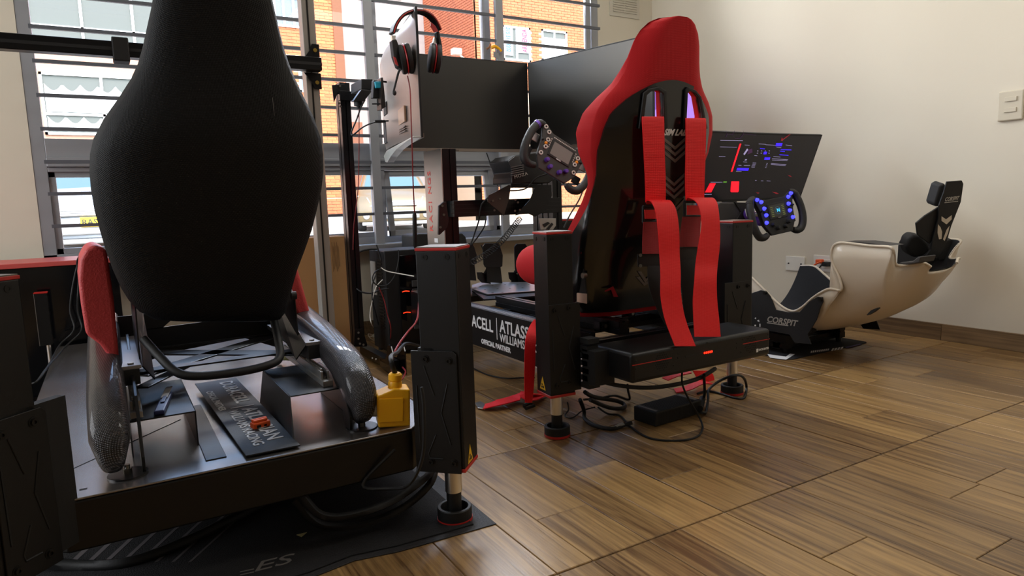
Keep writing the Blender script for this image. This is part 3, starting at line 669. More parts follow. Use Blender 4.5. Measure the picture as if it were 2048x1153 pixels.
# sponsor plate lying on the deck
def lay(px, z): return P(px[0], px[1], Z=z)
A_, B_, D_ = P(390, 770, Z=.236), P(472, 758, Z=.236), P(492, 915, Z=.222); C_ = D_ + B_ - A_
sp = MB().prism([A_, D_, C_, B_], (0, 0, .003))  .build('sponsor_plate', BLKM, None, bevel=.0005)
sp['label'] = 'loose black sponsor plate with white lettering lying on the near platform deck'; sp['category'] = 'plate'
xd = (D_ - A_).normalized(); yd = (B_ - A_) - xd * (B_ - A_).dot(xd); yd.normalize(); L_ = (D_ - A_).length; w_ = (B_ - A_).length
def on_plate(u, v): return A_ + (D_ - A_) * u + (B_ - A_) * v + Vector((0, 0, .0036))
SPN = mat('silver_lettering', 'a5a2a0', .45)
text('DURACELL', .046, on_plate(.05, .54), xd, yd, SPN, sp, bold=.0008, wide=1.0)
MB().prism([on_plate(.46, .34), on_plate(.47, .34), on_plate(.47, .85), on_plate(.46, .85)], (0, 0, .0003)).build('divider', SPN, sp)
text('ATLASSIAN', .046, on_plate(.50, .54), xd, yd, SPN, sp, bold=.0008, wide=1.08)
text('WILLIAMS RACING', .031, on_plate(.50, .24), xd, yd, SPN, sp, bold=.0004, wide=1.02)
text('OFFICIAL PARTNER', .022, on_plate(.17, .10), xd, yd, SPN, sp, bold=.0006, wide=1.0)
# orange connector
oc2 = thing('orange_connector', 'small orange plastic connector resting on the sponsor plate', 'connector', P(522, 856, Z=.226))
c = P(521, 852, Z=.23); M = Matrix.Translation((c.x, c.y, .2255)) @ Matrix.Rotation(math.radians(12), 4, 'Z')
MB(M).box((-.019, -.011, 0), (.019, .011, .015)).build('housing', ORG, oc2, bevel=.0025)
MB(M).box((-.017, -.008, .015), (.014, -.001, .021)).box((-.017, .002, .015), (.017, .009, .021)).build('ridge', ORG, oc2, bevel=.002)
MB(M).box((-.012, -.0115, .004), (-.003, -.0108, .010)).box((.004, -.0115, .005), (.01, -.0108, .009)).build('pin_slot', BLKM, oc2)
# box cutter on the left bracket
bcut = thing('box_cutter', 'small dark blue box cutter lying on the left seat bracket', 'knife', (.075, 1.64, zt))
a, b = P(318, 828, Z=zt + .004), P(340, 780, Z=zt + .004); d = (b - a).normalized(); L_c = (b - a).length
M = fmat((a.x, a.y, zt), d.cross(Vector((0, 0, 1))) , d, Vector((0, 0, 1))) 
MB(M).box((-.010, 0, 0), (.010, L_c * .80, .010)).build('handle', mat('navy_plastic', '1c2350', .4), bcut, bevel=.003)
MB(M).box((-.008, L_c * .5, .010), (.006, L_c, .0125)).build('blade_carrier', mat('frosted_grey_plastic', '8a8683', .4), bcut, bevel=.002)
MB(M).box((-.004, L_c * .3, .0105), (.004, L_c * .55, .013)).build('slider', mat('navy_plastic', '1c2350', .4), bcut, bevel=.001)
# khaki cloth roll by the right rail
kr = MB().tube(spline([P(557, 712, Z=.24), P(570, 714, Z=.245), P(584, 714, Z=.24)], 4), .012, 10).build('khaki_cloth_roll', mat('khaki_cloth', '6c6a45', .9, bump=.5, bscale=90), None, smooth=60, cat='cloth', label='small rolled khaki cloth on the deck by the right seat rail')
# yellow emergency stop box
es = thing('emergency_stop_box', 'yellow emergency stop box standing on the rear right corner of the deck', 'switch box', (.53, 1.42, DZ))
c = P(792, 852, Z=DZ); M = Matrix.Translation((c.x - .003, c.y + .012, DZ + .0005)) @ Matrix.Rotation(math.radians(-14), 4, 'Z') @ Matrix.Rotation(math.radians(4), 4, 'Y')
body = [(-.033, 0, 0), (.036, 0, 0), (.034, 0, .083), (.0, 0, .086), (-.038, 0, .070), (-.036, 0, .02)]
MB(M).prism([(x, -.022, z) for x, _, z in body], (0, .052, 0)).build('housing', YEL, es, bevel=.004, seg=3)
MB(M).box((-.034, -.025, .012), (.02, -.021, .066)).build('front_cover', YEL, es, bevel=.003)
MB(M).lathe([(.001, .082), (.0155, .082), (.0155, .094), (.013, .098), (.015, .100), (.015, .112), (.011, .116), (.001, .116)], (.004, .004, 0), n=16).build('cable_gland', YEL, es, smooth=35)
MB(M).lathe([(.001, .036), (.018, .036), (.015, .056), (.001, .056)], (0, .004, .036), (-1, 0, 0), 20).build('button_collar', SILV, es, smooth=40)
m = MB(M).lathe([(.001, .056), (.020, .056), (.021, .059), (.019, .064), (.001, .065)], (0, .004, .036), (-1, 0, 0), 22); m.build('stop_button', mat('red_button', 'c01826', .35), es, smooth=40)
g = M @ Vector((.004, .004, .114))
cable('stop_box_cable', [g, g + Vector((-.004, .01, .035)), P(795, 705, Y=1.75), P(812, 688, Y=2.0), P(836, 692, Y=2.2), P(850, 700, Y=2.3)], .0055, BLKM, 'thick black cable rising from the yellow emergency stop box')
# cable running down the bracket of the near right post and loops of hose below the platform
cable('drooping_cable', [P(790, 900, Y=1.33), P(725, 970, Y=1.34), P(780, 978, Y=1.30), P(820, 968, Y=1.23), P(846, 910, Y=1.205), P(848, 820, Y=1.205), P(843, 775, Y=1.21)], .0035, BLKM, 'thin black cable drooping down the near right lifting post')
cable('platform_hose', [P(600, 985, Y=1.36), P(640, 1030, Y=1.34), P(700, 1032, Y=1.33), P(780, 1005, Y=1.33), P(840, 965, Y=1.32), P(862, 945, Y=1.36)], .009, BLKM, 'upper thick black hose sagging below the near platform', group=None)
cable('platform_hose', [P(590, 1000, Y=1.38), P(640, 1050, Y=1.36), P(720, 1050, Y=1.35), P(800, 1020, Y=1.34), P(855, 975, Y=1.33), P(870, 940, Y=1.38)], .009, BLKM, 'lower thick black hose sagging below the near platform')
cable('floor_hose', [P(60, 1120, Z=.03), P(150, 1132, Z=.012), P(260, 1125, Z=.012), P(380, 1080, Z=.012), P(480, 1030, Z=.012), P(560, 985, Z=.02)], .012, BLKM, 'thick black hose lying on the mat under the platform at the lower left')

# floor mat under rig A
RUB = mat('black_rubber_mat', '1c1a1c', .65, bump=.4, bscale=220)
FLT = mat('black_felt_mat', '131215', .95, bump=.8, bscale=400)
mt = thing('floor_mat', 'black printed floor mat under the near simulator platform', 'mat', (.2, 2.1, 0))
c1 = P(993, 1050, Z=0)
rub = [(c1.x, c1.y), (.70, 3.0), (-.42, 3.0), (-.42, 1.245), (.02, 1.25), (.27, 1.247), (.36, 1.262), (.45, 1.245)]
MB().prism([(x, y_, .0003) for x, y_ in rub], (0, 0, .0022)).build('rubber_base', RUB, mt, bevel=.0008)
fl = [(c1.x - .045, c1.y + .022), (.655, 2.98), (-.40, 2.98), (-.40, 1.27), (.02, 1.27), (.27, 1.265), (.36, 1.28), (.45, 1.265)]
MB().prism([(x, y_, .0027) for x, y_ in fl], (0, 0, .003)).build('felt_top', FLT, mt, bevel=.001)
m = MB()
for k in range(8):
    a = P(138 + k * 34, 1126, Z=.0058); b = P(176 + k * 38, 1100 - k * 2, Z=.0058); c = P(262 + k * 40, 1010 - k * 5, Z=.0058)
    w = Vector((.013 - k * .0009, 0, 0))
    m.prism([a, a + w, c + w, c], (0, 0, .0003))
m.build('printed_stripes', mat('grey_mat_print', '5a5456', .9), mt)
text('ES', .052, P(503, 1146, Z=.0062), P(620, 1118, Z=0) - P(500, 1148, Z=0), (0, 1, 0), GRYP, mt, shear=.3, wide=1.5)
m = MB()
for y_ in (1138, 1132): m.prism([P(480, y_ + 12, Z=.006), P(508, y_ + 6, Z=.006), P(508, y_ + 8, Z=.006), P(480, y_ + 14, Z=.006)], (0, 0, .0003))
m.build('printed_lines', GRYP, mt)
MB().prism([P(593, 1071, Z=.006), P(614, 1066, Z=.006), P(603, 1075, Z=.006)], (0, 0, .001)).build('paper_scrap', mat('pale_paper', 'b8ad7a', .9), mt)

# ---------------- black seat of rig A
seatA = thing('racing_chair', 'large black carbon fibre bucket seat seen from behind in the foreground', 'seat', (.21, 1.62, .40))
CF = weave('black_carbon_cloth', '08080a', '101012', .55, 160, .35); CF.node_tree.nodes['Principled BSDF'].inputs['Specular IOR Level'].default_value = .25
rowsA = [(-60, 316, 532), (-20, 306, 541), (20, 299, 549), (60, 290, 558), (100, 281, 568), (130, 272, 578), (160, 258, 590), (200, 232, 609), (240, 203, 628), (280, 182, 641), (310, 175, 645), (345, 174, 646), (380, 177, 642), (420, 184, 633), (460, 195, 623), (500, 207, 609), (540, 222, 594), (575, 238, 584), (600, 254, 578), (622, 275, 572), (638, 305, 560), (640, 330, 545)]
pn = Vector((0, -1, -.27)); p0 = (.2, 1.55, .8)
rings = []
rows = []
for y_, a, b in rowsA:
    L, R = PP(a, y_, p0, pn), PP(b, y_, p0, pn)
    rows.append((L, R))
t0 = rows[0]; up = (rows[0][0] - rows[1][0])
for k, sc in ((1.6, .86), (2.6, .62), (3.1, .3)):
    c = (t0[0] + t0[1]) / 2; rows.insert(0, (c + (t0[0] - c) * sc + up * k * .9, c + (t0[1] - c) * sc + up * k * .9))
N = 28
for i, (L, R) in enumerate(rows):
    c = (L + R) / 2; hw = (R - L).length / 2; xd_ = (R - L).normalized()
    dp_ = min(.15, hw * .75); back = min(.075, hw * .34)
    ring = []
    for k in range(N):
        t = 2 * math.pi * k / N; cx_, sx_ = math.cos(t), math.sin(t)
        if sx_ <= 0: ring.append(c + xd_ * hw * math.copysign(abs(cx_) ** .75, cx_) + Vector((0, -1, 0)) * back * abs(sx_) ** .9)
        else:
            u = cx_; ring.append(c + xd_ * hw * .97 * u + Vector((0, 1, 0)) * (dp_ * abs(u) ** .6 if abs(u) > .001 else .0) * (1 if abs(u) < .98 else .5) + Vector((0, 1, 0)) * .012)
    rings.append(ring)
MB().loft(rings).build('shell', CF, seatA, smooth=50)
# stitched piping line and scratches
def onA(px, off=.06):
    return [PP(a, b, (.2, 1.55 - off, .8), pn) for a, b in px]
MB().tube(spline(onA([(205, 275), (203, 320), (203, 370), (206, 430), (215, 480)], .028), 4), .0009, 5).build('seam', BLKM, seatA)
MB().tube(spline(onA([(545, 195), (549, 235), (551, 278)], .062), 3), .0004, 4).tube(onA([(552, 269), (570, 262), (587, 254)], .055), .0005, 4).build('scratch', mat('pale_scratch', '8c8a88', .6), seatA)
# seat harness ear pads / side bosses
MB().box((.325, 1.70, .40), (.335, 1.78, .41)).build('lower_bracket', SH, seatA)
MB().lathe([(.001, 0), (.010, 0), (.010, .012), (.001, .012)], P(582, 592, Y=1.66), (1, 0, 0), 14).build('side_boss', BLKM, seatA)
MB().prism(onA([(283, 150), (290, 143), (272, 146), (258, 170), (246, 195), (262, 180)], -.02), (0, .03, 0)).build('shoulder_tab', BLKM, seatA, bevel=.004)

# ---------------- monitor bar of rig A
ms = thing('monitor_bar_stand', 'horizontal black bar on a tall silver upright behind the black seat', 'stand', (.62, 2.35, .0))
YB = 2.30
z_ = 1.168
MB().box((-.75, YB - .02, z_ - .021), (.652, YB + .02, z_ + .021)).build('cross_bar', ALUB, ms, bevel=.002)
MB().box((-.75, YB - .0208, z_ - .005), (.652, YB - .0195, z_ + .004)).build('bar_slot', BLKM, ms)
MB().box((-.75, YB - .021, z_ - .021), (.2, YB - .0205, z_ - .018)).build('edge_glint', ALU, ms) if False else None
MB().box((.058, YB - .028, z_ - .034), (.10, YB + .026, z_ + .032)).build('clamp_sleeve', BLKM, ms, bevel=.003)
xa, xb = P(617, 0, Y=2.36).x, P(641, 300, Y=2.36).x
MB().box((.612, 2.335, .0), (.655, 2.385, 2.15)).build('upright', mat('silver_grey_upright', '9b9790', .4, .5), ms, bevel=.003)
MB().box((.628, 2.3335, .0), (.633, 2.3352, 2.15)).build('upright_slot', DBOLT, ms)
MB().box((.60, 2.325, .0), (.667, 2.395, .012)).build('foot_plate', ALUB, ms)
for sg in (1, -1):
    zc = z_ + sg * .045
    pts = [(.604, 2.327, z_ + sg * .021), (.66, 2.327, z_ + sg * .021), (.66, 2.327, z_ + sg * .073), (.637, 2.327, z_ + sg * .073), (.627, 2.327, z_ + sg * .05)]
    MB().prism(pts, (0, .006, 0)).build('corner_plate', ALUB, ms, bevel=.001)
    MB().lathe([(.004, 0), (.0065, 0), (.0065, .003), (.004, .003)], (.645, 2.327, z_ + sg * .052), (0, -1, 0), 14).build('brass_eyelet', mat('brass', 'b59a4e', .3, 1), ms, smooth=40)
# black cabinet with red top against the wall
cab_ = thing('low_cabinet', 'low glossy black cabinet with a red top edge against the left wall', 'cabinet', (-.9, 3.3, 0))
GLB = mat('glossy_black_panel', '0b0b0d', .09, spec=.6)
MB().box((-1.6, 3.08, .02), (.02, 3.40, .515)).build('body', GLB, cab_, bevel=.002)
MB().box((-1.605, 3.075, .515), (.022, 3.405, .533)).build('top_board', mat('red_board_edge', 'c2504c', .4), cab_, bevel=.002)
MB().box((-1.58, 3.1, 0), (0, 3.38, .02)).build('plinth', BLKM, cab_)
for dx in (0, .01):
    cable('left_wall_cable', [P(186 - dx * 900, 492 + dx * 300, Y=2.9), P(160 - dx * 500, 520, Y=3.0), P(148 + dx * 900, 560, Y=3.0), P(140 + dx * 1500, 620, Y=2.98), P(148 + dx * 1500, 660, Y=2.95), P(120 + dx * 1500, 690, Y=2.9), P(95, 735, Y=2.5), P(75, 762, Y=2.4), P(64, 768, Y=2.4)], .003, BLKM, 'outer of two thin black cables hanging in front of the low cabinet' if not dx else 'inner of two thin black cables hanging in front of the low cabinet')

# ================================================================== RIG B (middle)
rigB = thing('racing_simulator', 'black aluminium racing simulator frame with lifting posts under the red seat', 'simulator', (1.467, 2.1, 0))
def profile(a, b, w, h, name='profile', parent=None, m=ALUB, slots=True):
    """T-slot bar between a and b (axis aligned), w across, h high"""
    a = Vector(a); b = Vector(b); d = (b - a).normalized(); up = Vector((0, 0, 1)) if abs(d.z) < .5 else Vector((0, -1, 0)); sd = d.cross(up).normalized()
    g = min(.008, w * .25); dp = .004; hw, hh = w / 2, h / 2
    sec = [(-hw, -hh), (hw, -hh), (hw, -g / 2), (hw - dp, -g / 2), (hw - dp, g / 2), (hw, g / 2), (hw, hh), (g / 2, hh), (g / 2, hh - dp), (-g / 2, hh - dp), (-g / 2, hh), (-hw, hh), (-hw, g / 2), (-hw + dp, g / 2), (-hw + dp, -g / 2), (-hw, -g / 2)]
    r = [[o + sd * u + up * v for u, v in sec] for o in (a, b)]
    return MB().loft(r).build(name, m, parent or rigB)
for (cx, cy, yaw) in ((1.100, 1.625, -5), (1.848, 1.62, -5)):
    b, M = actuator(rigB, cx, cy, math.radians(yaw), size=.083 if cx < 1.4 else .089)
    if cx < 1.4:
        bracket_plate(b, M, -.043, .060, .145, .405, .0005, .0415, [(-.024, .388), (.022, .392), (-.022, .168), (.020, .172)])
        warn_sticker(b, M, (-.0418, .022, .148), (0, -1, 0), (0, 0, 1), .034)
    else: bracket_plate(b, M, -.08, .04, .145, .405, .0005, .0415, [(-.02, .388), (.024, .388), (-.02, .17), (.022, .17)])
for (cx, cy) in ((1.835, 2.62),):
    b, M = actuator(rigB, cx, cy, 0, size=.083)
# longitudinal rails, cross rails
for X in (1.21, 1.74):
    profile((X, 1.60, .265), (X, 2.92, .265), .04, .08, 'side_rail'); 
for X, z in ((1.30, .315), (1.63, .315)): profile((X, 1.55, z), (X, 2.30, z), .04, .04, 'seat_rail')
for Y, z in ((1.62, .255), (1.80, .275), (2.02, .275), (2.20, .275), (2.90, .265)): profile((1.23, Y, z), (1.72, Y, z), .04, .04, 'cross_rail')
for X, Y in ((1.25, 1.60), (1.35, 1.62), (1.35, 1.80), (1.58, 1.66), (1.68, 1.80), (1.46, 1.72), (1.26, 1.83)):
    z = .30
    m = MB().prism([(X, Y, z), (X, Y + .035, z), (X, Y, z + .035)], (.03, 0, 0)) if False else MB().box((X, Y, z), (X + .004, Y + .032, z + .03)).box((X + .026, Y, z), (X + .03, Y + .032, z + .03)).box((X, Y, z), (X + .03, Y + .004, z + .03)).box((X, Y, z), (X + .03, Y + .032, z + .004))
    c = m.build('corner_bracket', ALUB, rigB)
    MB().cyl((X + .015, Y + .018, z + .004), (X + .015, Y + .018, z + .014), .006, 10).cyl((X + .015, Y + .004, z + .018), (X + .015, Y - .008, z + .018), .006, 10).build('bolt', BOLT, c, smooth=30)
# silver topped side plate with sponsor lettering
PX = 1.178
MB().box((PX, 1.66, .155), (PX + .004, 2.92, .303)).build('sponsor_panel', BLK, rigB, bevel=.0008)
m = MB()
for k, dx in enumerate((0, .010, .020)): m.box((PX + .004 + dx, 1.66, .3005), (PX + .010 + dx, 2.92, .3065))
m.build('silver_rail_edge', ALU, rigB)
def side(y_, z): return (PX - .0006, y_, z)
sx = (0, -1, 0); up_ = (0, 0, 1)
ya = P(985, 650, X=PX).y
text('DURACELL', .062, side(P(986, 650, X=PX).y, .228), sx, up_, WHT, rigB, bold=.0012, wide=.95, align='RIGHT')
yd_ = P(993, 652, X=PX).y
MB().prism([side(yd_, .205), side(yd_, .285), side(yd_ - .004, .285), side(yd_ - .004, .205)], (.0005, 0, 0)).build('divider', WHT, rigB)
text('ATLASSIAN', .062, side(P(1000, 655, X=PX).y, .238), sx, up_, WHT, rigB, bold=.0012, wide=.95)
text('WILLIAMS RACING', .042, side(P(1000, 680, X=PX).y, .202), sx, up_, WHT, rigB, bold=.0006, wide=.92)
text('OFFICIAL PARTNER', .025, side(P(963, 684, X=PX).y, .172), sx, up_, WHT, rigB, bold=.0009, wide=1.0)
# front uprights and wheel deck
UX0, UX1 = 1.17, 1.70
MB().box((1.195, 2.56, .22), (1.2, 2.735, .925)).build('upright_side_panel', mat('silver_upright_panel', 'a5a29c', .35, .6), rigB, bevel=.001)
profile((1.232, 2.60, .22), (1.232, 2.60, .925), .062, .08, 'upright'); profile((1.232, 2.69, .22), (1.232, 2.69, .925), .062, .08, 'upright')
profile((1.765, 2.60, .22), (1.765, 2.60, .90), .05, .08, 'upright'); profile((1.765, 2.69, .22), (1.765, 2.69, .90), .05, .08, 'upright')
for k, ch in enumerate('SGNICAR'):
    zc = P(858, 345 + k * 18.5, X=1.195).z
    text(ch, .046, (1.1944, 2.672, zc - .016), (0, 0, 1), (0, 1, 0), mat('coral_red_print', 'dd5a50', .5), rigB, bold=.0006, wide=1.0)
MB().box((1.1935, 2.625, P(850, 478, X=1.195).z - .012), (1.1945, 2.66, P(850, 478, X=1.195).z + .006)).build('white_label', WHT, rigB)
zd0, zd1 = P(900, 435, Y=2.52).z, P(900, 402, Y=2.52).z
MB().box((1.215, 2.50, zd0), (1.74, 2.56, zd1)).build('wheel_deck_bar', ALUB, rigB, bevel=.002)
for zz in (.25, .5, .75): MB().box((1.2, 2.499, zd0 + (zd1 - zd0) * zz - .0012), (1.74, 2.5005, zd0 + (zd1 - zd0) * zz + .0012)).build('deck_groove', BLKM, rigB)
c = P(886, 432, Y=2.53)
MB().prism([P(a, b, Y=2.49) for a, b in ((878, 412), (888, 404), (893, 404), (898, 440), (895, 456), (880, 470), (877, 470))], (0, .012, 0)).build('end_bracket', BLK, rigB, bevel=.002)
for pz in ((885, 412), (888, 430), (881, 455)): MB().cyl(P(*pz, Y=2.485), P(*pz, Y=2.49) + Vector((0, .001, 0)), .005, 10).build('bolt', BOLT, rigB, smooth=30)
# angled side plates of the wheel deck
MB().prism([P(a, b, Y=2.42) for a, b in ((977, 391), (993, 383), (1018, 370), (1022, 372), (1018, 400), (1008, 432), (975, 404))], (0, .004, 0)).build('wheel_mount_plate', mat('satin_dark_plate', '4a4644', .3, .8), rigB, bevel=.001)
MB().prism([P(a, b, Y=2.44) for a, b in ((1022, 368), (1103, 370), (1104, 392), (1092, 422), (1070, 434), (1052, 425), (1030, 432), (1060, 400), (1070, 376), (1022, 376))], (0, .004, 0)).build('wheel_mount_plate', ALUB, rigB, bevel=.001)
for pz in ((986, 402), (989, 421), (1031, 400), (1036, 405), (1030, 422), (1040, 420), (1000, 398)): MB().cyl(P(*pz, Y=2.412), P(*pz, Y=2.421), .0045, 10).build('bolt', BOLT, rigB, smooth=30)
MB().prism([P(a, b, Y=2.46) for a, b in ((1078, 437), (1112, 437), (1112, 452), (1106, 460), (1082, 460))], (0, .004, 0)).build('slotted_plate', ALU, rigB, bevel=.001)
MB().prism([P(a, b, Y=2.455) for a, b in ((1086, 449), (1096, 444), (1100, 447), (1090, 455))], (0, .002, 0)).prism([P(a, b, Y=2.455) for a, b in ((1094, 458), (1104, 446), (1107, 449), (1098, 460))], (0, .002, 0)).build('plate_slot', BLKM, rigB)
# wheel base motor
wbs = thing('wheel_base', 'black finned steering wheel motor on the frame in front of the red seat', 'wheel base', P(1060, 368, Y=2.42))
body = [P(a, b, Y=2.36) for a, b in ((1016, 322), (1029, 311), (1046, 308), (1070, 306), (1108, 318), (1108, 360), (1098, 367), (1024, 367), (1024, 355), (1027, 345), (1022, 335))]
MB().prism(body, (0, .16, 0)).build('housing', BLK, wbs, bevel=.004)
MB().prism([P(a, b, Y=2.352) for a, b in ((1017, 323), (1030, 313), (1046, 311), (1042, 333), (1024, 336))], (0, .006, 0)).build('end_panel', mat('dark_grey_plastic', '3c3c3d', .45), wbs, bevel=.001)
for k in range(5):
    y_ = 334 + k * 4.2
    MB().prism([P(a, b, Y=2.35) for a, b in ((1023, y_), (1048, y_ - 5), (1048, y_ - 3), (1024, y_ + 2))], (0, .008, 0)).build('cooling_fin', mat('fin_grey', '6b6a69', .4, .3), wbs)
text('MOZA', .018, P(1029, 358, Y=2.348), P(1042, 354, Y=2.348) - P(1029, 358, Y=2.348), (0, 0, 1), SILV, wbs, wide=1.2, space=1.1)

# ---------------- steering wheel builder (local x right, y up, z towards driver)
PUR = mat('purple_anodised', '5b3b9c', .35, .4); BLUE = mat('lit_blue_button', '3a3cf0', .3, emit=2.2, ecol='3434ff'); KNOBW = mat('white_button_ring', 'c9c5bf', .4)
ORB = mat('orange_button', 'e8921c', .4)
def steering_wheel(label, o, n, roll, lit, sc=1.0, grip_w=.148):
    w = thing('steering_wheel', label, 'steering wheel', o)
    x, y, z = frame_axes(n); M = fmat(o, x, y, z) @ Matrix.Rotation(roll, 4, 'Z') @ Matrix.Scale(sc, 4)
    GR = mat('black_rubber_grip', '1a1a1b', .55, bump=.3, bscale=300)
    # faceplate
    pts = [(-.115, .085), (-.10, .093), (-.06, .072), (.06, .072), (.10, .093), (.115, .085), (.098, .03), (.09, -.04), (.062, -.085), (-.062, -.085), (-.09, -.04), (-.098, .03)]
    MB(M).prism([(a, b, 0) for a, b in pts], (0, 0, .012)).build('faceplate', BLKM if lit else mat('carbon_faceplate', '2a2828', .4), w, bevel=.003)
    MB(M).prism([(a * .8, b * .8, -.03) for a, b in pts], (0, 0, .03)).build('housing', BLKM, w, bevel=.006)
    for s in (-1, 1):
        path = [(s * .105, .088, .002), (s * .128, .080, .004), (s * .142, .045, .006), (s * .147, 0, .008), (s * .142, -.045, .006), (s * .125, -.078, .002), (s * .098, -.086, .0), (s * .075, -.078, 0)]
        rs = [.012, .015, .0165, .016, .0165, .017, .015, .012]
        sp1 = spline(path, 5); rr = []
        for i in range(len(sp1)):
            t = i / 5; a = int(min(t, len(rs) - 2)); rr.append(rs[a] + (rs[a + 1] - rs[a]) * min(t - a, 1))
        MB(M).tube(sp1, rr, 14).build('grip', GR, w, smooth=60)
        MB(M).tube([(s * .131, .077, .003), (s * .136, .066, .004)], .0172, 14).build('grip_ring', PUR if not lit else BLKM, w, smooth=40)
        MB(M).box((s * .118 - .022, .02, -.028), (s * .118 + .022, .055, -.024)).build('shift_paddle', ALU, w, bevel=.003)
        MB(M).box((s * .118 - .02, -.045, -.03), (s * .118 + .016, -.01, -.026)).build('clutch_paddle', ALUB, w, bevel=.003)
    bz = MB(M).box((-.052, -.018, .012), (.052, .052, .0155)).build('display_bezel', BLKM, w, bevel=.002)
    MB(M).box((-.044, -.010, .0155), (.044, .044, .0162)).build('display', mat('grey_idle_display', '7b7976', .25) if not lit else SCRB, bz)
    if lit:
        T = lambda st, s_, u, v, c: text(st, s_, M @ Vector((u, v, .0165)), M.to_3x3() @ Vector((1, 0, 0)), M.to_3x3() @ Vector((0, 1, 0)), c, bz)
        T('N', .022, -.006, .010, mat('cyan_display', '2b9fe0', .3, emit=2.0, ecol='2b9fe0'))
        m = MB(M).lathe([(.0155, .0163), (.0165, .0163), (.0165, .0166), (.0155, .0166)], (0, .017, 0), n=24, closed=True); m.build('dial_ring', mat('dim_cyan', '2a5a70', .3, emit=.5, ecol='2a6a80'), bz)
        m = MB(M)
        for k in range(6):
            for sgn in (-1, 1): m.box((sgn * .032 - .007, -.006 + k * .008, .0163), (sgn * .032 + .006, -.004 + k * .008, .0166))
        m.build('readout_lines', mat('olive_display', '6c7a3a', .3, emit=.5, ecol='6c7a3a'), bz)
        T('MOZA', .006, -.008, -.0165, SILV)
    else:
        m = MB(M)
        for k in range(15): m.cb((-.049 + k * .007, .059, .0128), (.004, .004, .002))
        for k in range(5):
            for sgn in (-1, 1): m.cb((sgn * .058, .048 - k * .009, .0128), (.004, .004, .002))
        m.build('rev_light', KNOBW, w)
        text('MOZA', .007, M @ Vector((-.011, -.0168, .0158)), M.to_3x3() @ Vector((1, 0, 0)), M.to_3x3() @ Vector((0, 1, 0)), WHT, bz, bold=.0002)
    for s in (-1, 1):
        for (a, b_, k) in ((.100, .079, 0), (.080, .066, 0), (.072, .036, 0), (.070, .006, 0), (.078, -.026, 0), (.074, .020, 1), (.092, .028, 2)):
            mm = BLUE if lit and k == 0 else (KNOBW if k == 0 else (ORB if k == 1 and not lit else BLKM))
            r = .0068 if k == 0 else .0045
            MB(M).lathe([(.0005, .012), (r + .0018, .012), (r + .0018, .015), (r, .016), (r * .8, .019 + (.003 if lit else 0)), (.0005, .0195 + (.003 if lit else 0))] if k != 0 or lit else [(.0045, .012), (.0085, .012), (.0085, .017), (.0045, .017)], (s * a, b_, 0), n=14, closed=(k == 0 and not lit)).build('button', mm, w, smooth=40)
        for (a, b_) in ((.045, -.040), (.022, -.058)):
            MB(M).lathe([(.0005, .012), (.0095, .012), (.009, .022), (.0075, .028), (.0005, .0285)], (s * a, b_, 0), n=12).build('rotary_knob', PUR if not lit else BLKM, w, smooth=35)
    MB(M).cyl((0, 0, -.10), (0, 0, -.03), .030, 24).build('quick_release', PUR if lit else BLKM, w, smooth=40)
    return w, M
oB = P(1116, 316, Y=2.17)
steering_wheel('unlit steering wheel with purple knobs and grey display in front of the red seat', oB, (-.10, -1, .18), math.radians(-31), False, .98)

# ---------------- monitors
def monitor(label, cx, cy, z0, w, h, yaw, tilt=0, back=False, name='monitor', screen=SCRB, chin=.014, M0=None):
    mo = thing(name, label, 'monitor', (cx, cy, z0))
    M = M0 or (Matrix.Translation((cx, cy, z0)) @ Matrix.Rotation(yaw, 4, 'Z') @ Matrix.Rotation(tilt, 4, 'X'))
    f = MB(M).box((-w / 2, 0, 0), (w / 2, .008, h)).build('frame', BLKM, mo, bevel=.0015)
    MB(M).box((-w / 2 + .006, -.0008, chin), (w / 2 - .006, .0, h - .006)).build('screen', screen, mo)
    MB(M).box((-w / 2 + .001, -.0025, 0), (w / 2 - .001, .0, chin)).build('chin', mat('grey_brown_chin', '85796f', .35, .4), mo, bevel=.0008)
    return mo, M
MW, MH = .722, .428
# monitors of rig B, joined at their upright edges
Z0 = .94
mC, _ = monitor('switched off centre monitor of the triple monitor set by the window', 1.467, 2.88, Z0, MW, MH, 0)
text('SAMSUNG', .008, (1.40, 2.8773, Z0 + .003), (1, 0, 0), (0, 0, 1), BLKM, mC) 
SCRR = mat('dark_glossy_screen', '060606', .28, spec=1.0, coat=.5); SCRR.node_tree.nodes['Principled BSDF'].inputs['IOR'].default_value = 2.1
mR, _ = monitor('switched off right monitor of the triple set, partly behind the red seat', 1.8285 + MW / 2 * math.sin(math.radians(13.7)), 2.878 - MW / 2 * math.cos(math.radians(13.7)), Z0, MW, MH, math.radians(-90 + 13.7), screen=SCRR)
a12 = math.radians(12)
mL, ML = monitor('left monitor of the triple set seen from its silver back, carrying a headset', 1.102 - MW / 2 * math.sin(a12), 2.878 - MW / 2 * math.cos(a12), Z0 - .012, MW, MH, math.radians(90 - 12))
BKM = mat('silver_grey_back', '8b827c', .36, .55, bump=.05, bscale=20)
bk_r = []
for (xx, ins, yy) in ((-.355, .0, .008), (-.33, .002, .016), (-.20, .006, .030), (0.0, .012, .040), (.15, .012, .044), (.26, .014, .042), (.33, .03, .03), (.350, .06, .012)):
    z0_, z1_ = .004 + ins * .3, MH - .004 - ins * 1.2
    bk_r.append([(xx, .007, z0_), (xx, yy * .8, z0_ + .002), (xx, yy, z0_ + .03), (xx, yy, z1_ - .05), (xx, yy * .7, z1_ - .01), (xx, .007, z1_)])
MB(ML).loft(bk_r).build('back_shell', BKM, mL, smooth=40)
MB(ML).box((.12, .041, .14), (.20, .0465, .19)).build('port_recess', BLKM, mL, bevel=.002); MB(ML).box((.17, .041, .03), (.235, .0455, .12)).build('vent_recess', BLKM, mL, bevel=.002)
